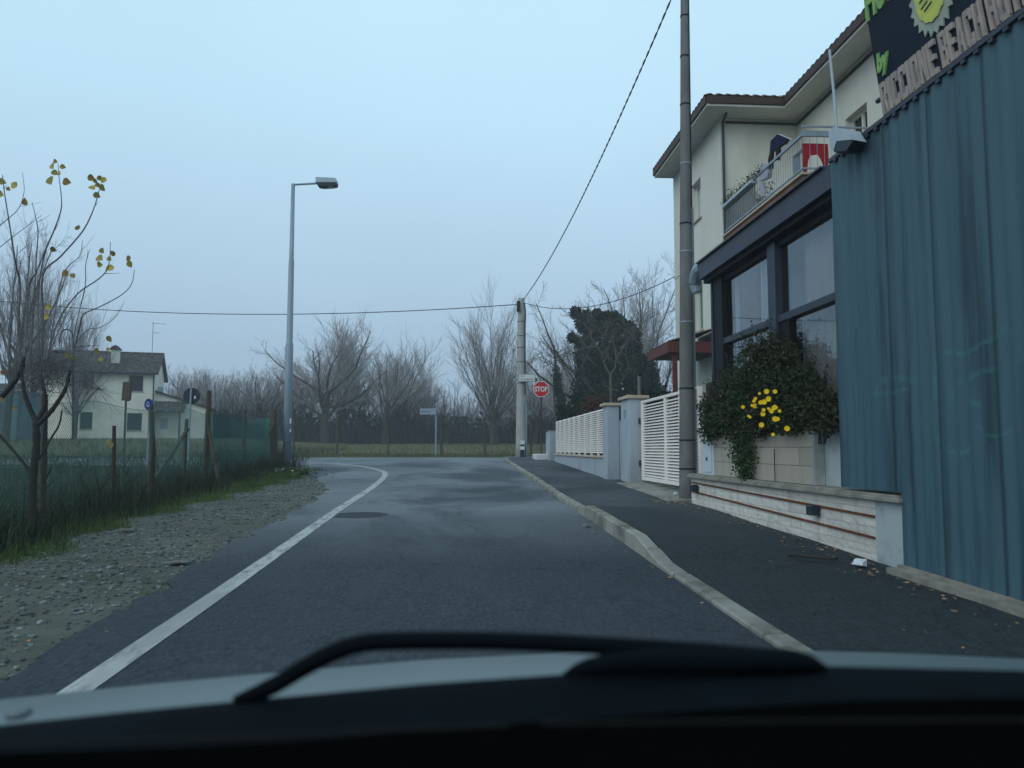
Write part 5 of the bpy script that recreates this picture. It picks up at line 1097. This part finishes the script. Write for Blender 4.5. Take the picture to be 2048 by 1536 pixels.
p = scatter(15000, weed_pt); mb.blades(p, .24 + .40 * rng.random(len(p)) ** 2 + .12 * np.sin(p[:, 1] * 1.7), .013, .7)
def behind_pt():
    y = 8 + 42 * random.random(); x = fxl(y) - random.random() * (3 + y * .55); return (x, y, float(gz(x, y)) - .04)
p = scatter(16000, behind_pt); mb.blades(p, .22 + .25 * rng.random(len(p)), .02, .8)
for _ in range(150):
    q_ = weed_pt()
    if q_: grow(mb, q_, np.array([random.gauss(0, .3), random.gauss(0, .3), 1]), random.uniform(.35, .85), .003, 2, scrub, random)
mb.build('weeds', 'weed')['kind'] = 'stuff'
mb = MB()
def field_pt():
    y = 35.3 + abs(random.gauss(0, 1.6)); x = random.uniform(-22, 3.5 if y < 40 else 6); return (x, y, SL * y - .02)
p = scatter(9000, field_pt); mb.blades(p, .16, .025, .7)
def field2(): y = 37 + 33 * random.random() ** 1.4; x = random.uniform(-40, 20); return (x, y, SL * y)
p = scatter(9000, field2); mb.blades(p, .12, .06, .8)
mb.build('field_grass', 'fieldblade')['kind'] = 'stuff'
# gravel
mb = MB(); ico = bpy.data.meshes.new('t'); 
import bmesh
bm = bmesh.new(); bmesh.ops.create_icosphere(bm, subdivisions=1, radius=1); bm.verts.ensure_lookup_table(); IV = np.array([v.co for v in bm.verts]); IF = [tuple(v.index for v in f.verts) for f in bm.faces]; bm.free(); bpy.data.meshes.remove(ico)
for _ in range(7000):
    b = 2 + 19 * random.random() ** 1.6; t = random.betavariate(1.1, 1.2); a = lerp(grass_a(b) - .1, edge_a(b) + .05, t); s_ = random.choice((.006, .008, .011, .015, .020)) * random.uniform(.7, 1.4)
    x, y, _ = S.w((float(a), b, 0)); V = IV * (s_ * random.uniform(.8, 1.5), s_ * random.uniform(.7, 1.2), s_ * random.uniform(.4, .75)) + rng.normal(size=IV.shape) * s_ * .13
    an = random.random() * 6.28; ca, sa_ = math.cos(an), math.sin(an); V = np.stack([V[:, 0] * ca - V[:, 1] * sa_, V[:, 0] * sa_ + V[:, 1] * ca, V[:, 2]], 1); mb.add(V + (x, y, SL * y - .008), IF)
mb.build('gravel', 'stone')['kind'] = 'stuff'
# dead leaves on pavement, gutter and verge
mb = MB(); p = []
for _ in range(620):
    u = random.random()
    if u < .45: b = random.uniform(3.5, 13); a = 3.62 - abs(random.gauss(0, .22)) if b > bS else 3.4 - abs(random.gauss(0, .15)); z = .105
    elif u < .6: b = 12.6 + random.gauss(0, .5); a = random.uniform(3.1, 3.6); z = .11
    elif u < .75: b = random.uniform(4, 26); a = 1.76 - abs(random.gauss(0, .06)); z = .012
    elif u < .85: b = random.uniform(4, 18); a = random.uniform(2.1, 3.4); z = .095
    else: b = random.uniform(3, 20); a = random.uniform(grass_a(b), edge_a(b) + .25); z = .01
    p.append((a, b, gs(a, b) + z))
mbS = MB(S); p = np.array(p); o = len(mbS.v); mbS.leaves(p, .055, 0, .6); V = np.array(mbS.v); base_ = np.repeat(p, 4, 0); V[:, 2] = base_[:, 2] + (V[:, 2] - base_[:, 2]) * .25 + .008; mbS.v = [tuple(v) for v in V]
mbS.build('fallen_leaves', 'deadleaf')['kind'] = 'stuff'
def crumple(name, label, cat, a, b, z, s, m):
    V = IV.copy(); V = np.vstack([V]); V = V * (s * 1.3, s, s * .7) + rng.normal(size=V.shape) * s * .22; mb = MB(S); zz = gs(a, b) + z + s * .5; mb.add(V + (a, b, zz), IF); tag(mb.build(name, m, base=(a, b, zz)), label, cat)
q_ = on_a(1752, 1133, 3.25); crumple('crumpled_paper', 'crumpled white paper lying on the pavement by the stone wall end', 'litter', 3.38, 6.60, .10, .055, 'paper')
crumple('crumpled_paper', 'small white scrap lying under the louvred gate', 'litter', 3.75, 13.6, .12, .04, 'signwhite')
crumple('stone', 'loose stone lying in the gutter beside the raised kerb', 'stone', 1.62, 10.1, 0, .045, 'stone')
def flat(name, label, px, py, w, l, m):
    r = ray(px, py); t = -EYE / (r[2] - SL * r[1]); c = CAM + r * t; mb = MB(); n = 9
    out = [(c[0] + w * math.cos(k * .7) * random.uniform(.7, 1.2), c[1] + l * math.sin(k * .7) * random.uniform(.7, 1.2), SL * c[1] + .008 + random.uniform(0, .015)) for k in range(n)]
    mb.prism(out, (0, 0, .006)); tag(mb.build(name, m, base=c), label, 'litter')
flat('card_scrap', 'flat pale card scrap lying at the edge of the gravel and grass', 255, 1062, .10, .12, 'card')
flat('card_scrap', 'flat pale card scrap lying where gravel meets the asphalt', 355, 1127, .10, .10, 'card')
flat('card_scrap', 'small brown scrap lying against the near kerb', 1392, 1170, .03, .03, 'deadleaf')
mb = MB(S); P = path([(3.0, 7.15, gs(3, 7.1) + .115), (3.1, 6.95, gs(3, 7) + .125), (3.28, 6.85, gs(3, 7) + .12), (3.36, 6.98, gs(3, 7) + .125)], 5); mb.tube(P, np.linspace(.018, .008, len(P)), 6); tag(mb.build('fallen_branch', 'bark', base=P[0]), 'short fallen branch lying on the pavement near the stone wall', 'branch')
tk = thing('verge_tuft', 'low green weed clump with small white flowers at the foot of the street lamp', 'plant', (-5.9, 20.5, .5))
mb = MB(); c = at(560, 950, 21.3); c[2] = SL * 21.3
mb.leaves([c + np.array([random.gauss(0, .45), random.gauss(0, .35), abs(random.gauss(0, .09))]) for _ in range(600)], .09, .5, .5); mb.build('foliage', 'vine', tk)
mb = MB(); mb.leaves([c + np.array([random.gauss(0, .35), random.gauss(-.1, .3), random.uniform(.08, .2)]) for _ in range(22)], .05, 0, .9); mb.build('flowers', 'signwhite', tk)

# ================================================================== THE CAR THE PHOTO IS TAKEN FROM
car = thing('car', 'black dashboard, wiper and silver bonnet of the car seen through its windscreen', 'car', (0, 1.0, .5))
def curve_at(pts, px): return float(np.interp(px, [p[0] for p in pts], [p[1] for p in pts]))
mb = MB(); X = np.linspace(-.72, .72, 13); Y = np.linspace(-2.2, .12, 9)
mb.grid(lambda i, j: (X[i], Y[j], 1.44 - .10 * (X[i] / .72) ** 2 - .05 * (j / 8) ** 3), 13, 9); mb.grid(lambda i, j: (X[12 - i], Y[j], 1.48 - .10 * (X[12 - i] / .72) ** 2 - .05 * (j / 8) ** 3), 13, 9); mb.build('roof', 'carsilver', car, smooth_=True)
for s_ in (-1, 1):
    mb = MB(); mb.tube([(s_ * .71, .1, 1.33), (s_ * .80, .95, .98)], .035, 8); mb.build('windscreen_pillar', 'carblack', car)
    mb = MB(); mb.box(s_ * .80 - .03, s_ * .80 + .03, -1.9, .9, .3, .96); mb.build('door', 'carsilver', car)
MB().box(-.75, .75, -2.2, -2.1, .3, 1.36).build('rear_panel', 'carblack', car)
MB().box(-.75, .75, -2.1, .75, .28, .32).build('floor_pan', 'carblack', car)
crest = [(-400, 1460), (-40, 1404), (0, 1400), (300, 1368), (540, 1345), (850, 1318), (1150, 1303), (1560, 1299), (1800, 1305), (2048, 1317), (2400, 1345)]
pxs = np.linspace(-420, 2420, 90); dd = np.linspace(.86, 2.1, 26)
def bon(i, j):
    c = at(pxs[i], curve_at(crest, pxs[i]) + 1.5, 1.5); sl = (c[2] - EYE) / 1.5; e = dd[j] - 1.5
    edge_ = 0.0 if 0 < i < 89 else -.25
    return (c[0], dd[j], c[2] + sl * e - .42 * e * e + edge_)
mb = MB(); mb.grid(bon, 90, 26); mb.build('bonnet', 'carsilver', car, smooth_=True)
cowl = [(-420, 1500), (0, 1441), (250, 1411), (500, 1385), (850, 1352), (1130, 1334), (1640, 1321), (2048, 1334), (2420, 1352)]
dash = [(-420, 1520), (0, 1500), (300, 1490), (600, 1474), (1024, 1436), (1400, 1405), (1700, 1385), (2048, 1378), (2420, 1390)]
def sheet_px(name, c1, d1, c2, d2, m, n=60, bulge=.01):
    X = np.linspace(-400, 2400, n); mb = MB()
    mb.grid(lambda i, j: lerp(at(X[i], curve_at(c1, X[i]), d1), at(X[i], curve_at(c2, X[i]), d2), j / 6) + np.array([0, 0, bulge * (math.sin(math.pi * j / 6) - .0) if j else -.012]), n, 7)
    return mb.build(name, m, car, smooth_=True)
sheet_px('windscreen_cowl', cowl, .92, [(x, y + 30) for x, y in dash], .80, 'carblack', bulge=.004)
sheet_px('dashboard', dash, .78, [(x, 1720) for x, y in dash], .40, 'dash', bulge=.012)
mb = MB(); tr_ = [(-100, 1539), (300, 1527), (700, 1511), (1020, 1496)]; P = path([at(x, y, .60) + (0, 0, .016) for x, y in tr_], 6); mb.tube(P, .0016, 6); mb.build('trim_line', 'dashtrim', car)
mb = MB(); tr_ = [(1085, 1494), (1400, 1490), (2150, 1486)]; P = path([at(x, y, .60) + (0, 0, .016) for x, y in tr_], 6); mb.tube(P, .0016, 6); mb.build('trim_line', 'dashtrim', car)
wp = [(470, 1402), (540, 1375), (600, 1340), (660, 1308), (715, 1289), (790, 1282), (1000, 1282), (1200, 1291), (1400, 1303), (1560, 1312)]
P = path([at(x, y, .90) for x, y in wp], 7); k = 17 / F * .9; rad = np.interp(np.linspace(0, 1, len(P)), [0, .1, .3, .9, 1], [.6 * k, k, 1.05 * k, k, .8 * k])
mb = MB(); mb.tube(P, rad, 10); wi = mb.build('wiper', 'carblack', car, smooth_=True)
wp = [(1125, 1350), (1170, 1336), (1250, 1326), (1400, 1322), (1540, 1322), (1600, 1324), (1655, 1336)]
P = path([at(x, y, .88) for x, y in wp], 6); k = F / .88; rad = np.interp(np.linspace(0, 1, len(P)), [0, .18, .4, .75, .9, 1], np.array([3, 17, 25, 24, 17, 3]) / k)
mb = MB(); mb.tube(P, rad, 12); mb.build('wiper_pivot', 'carblack', car, smooth_=True)
c = at(38, 1428, 1.0); mb = MB(); mb.add(IV * (.016, .02, .006) + c, IF); mb.build('washer_nozzle', 'carsilver', car, smooth_=True)

# ================================================================== AIR, SKY, LIGHT, CAMERA
hzm = bpy.data.materials.new('haze_air'); hzm.use_nodes = True; nt = hzm.node_tree
for n in list(nt.nodes): nt.nodes.remove(n)
o = nt.nodes.new('ShaderNodeOutputMaterial'); v = nt.nodes.new('ShaderNodeVolumePrincipled'); v.inputs['Density'].default_value = HAZE; v.inputs['Color'].default_value = (.90, .95, 1.0, 1)
v.inputs['Anisotropy'].default_value = .2
nt.links.new(v.outputs[0], o.inputs['Volume'])
mb = MB(); mb.box(-165, 165, -62, 215, -3.5, 18.5); M['haze'] = hzm
if HAZE > 0: mb.build('haze', 'haze')['kind'] = 'stuff'
w = bpy.data.worlds.new('World'); scene.world = w; w.use_nodes = True; nt = w.node_tree; N = nt.nodes; L = nt.links
for n in list(N): N.remove(n)
out = N.new('ShaderNodeOutputWorld'); sky = N.new('ShaderNodeTexSky'); sky.sky_type = 'NISHITA'; sky.sun_disc = False
SUN_E, SUN_R = R(32), R(222)
sky.sun_elevation = SUN_E; sky.sun_rotation = SUN_R; sky.air_density = 1.2; sky.dust_density = 3.0; sky.ozone_density = 2.0
b1 = N.new('ShaderNodeBackground'); b1.inputs['Strength'].default_value = .08; L.new(sky.outputs[0], b1.inputs[0])
tc = N.new('ShaderNodeTexCoord'); sp_ = N.new('ShaderNodeSeparateXYZ'); L.new(tc.outputs['Generated'], sp_.inputs[0])
cr = N.new('ShaderNodeValToRGB'); L.new(sp_.outputs['Z'], cr.inputs[0])
e = cr.color_ramp.elements; e[0].position = 0.0; e[0].color = SKY[0] + (1,); e[1].position = 1.0; e[1].color = SKY[-1] + (1,)
for p_, c_ in ((.12, SKY[1]), (.25, SKY[2]), (.40, SKY[3]), (.60, SKY[4])):
    q_ = e.new(p_); q_.color = c_ + (1,)
nz = N.new('ShaderNodeTexNoise'); nz.inputs['Scale'].default_value = 1.6; nz.inputs['Detail'].default_value = 3; L.new(tc.outputs['Generated'], nz.inputs['Vector'])
mr = N.new('ShaderNodeMapRange'); mr.inputs['From Min'].default_value = .3; mr.inputs['From Max'].default_value = .7; mr.inputs['To Min'].default_value = .95; mr.inputs['To Max'].default_value = 1.05; L.new(nz.outputs['Fac'], mr.inputs[0])
b2 = N.new('ShaderNodeBackground'); L.new(cr.outputs[0], b2.inputs[0]); L.new(mr.outputs[0], b2.inputs[1])
mx = N.new('ShaderNodeMixShader'); mx.inputs[0].default_value = .88; L.new(b1.outputs[0], mx.inputs[1]); L.new(b2.outputs[0], mx.inputs[2]); L.new(mx.outputs[0], out.inputs[0])
sl_ = bpy.data.lights.new('sun', 'SUN'); sl_.energy = 1.0; sl_.angle = R(50); sl_.color = (1, .99, .97); so = bpy.data.objects.new('sun', sl_); col.objects.link(so)
so.rotation_euler = (R(90) - SUN_E, 0, math.pi - SUN_R)
cam = bpy.data.cameras.new('camera'); cam.sensor_width = 36; cam.lens = 36 * F / 2048; cam.clip_start = .05; cam.clip_end = 2000
cam.dof.use_dof = True; cam.dof.focus_distance = 16; cam.dof.aperture_fstop = 3.2
co = bpy.data.objects.new('camera', cam); col.objects.link(co); co.location = (0, 0, EYE); co.rotation_euler = (R(90) + PITCH, 0, 0); scene.camera = co
scene.view_settings.view_transform = 'Standard'; scene.view_settings.look = 'None'; scene.view_settings.exposure = EXPO; scene.view_settings.gamma = 1
scene.cycles.max_bounces = 6; scene.cycles.transparent_max_bounces = 24; scene.cycles.volume_bounces = 1
scene.cycles.use_denoising = True
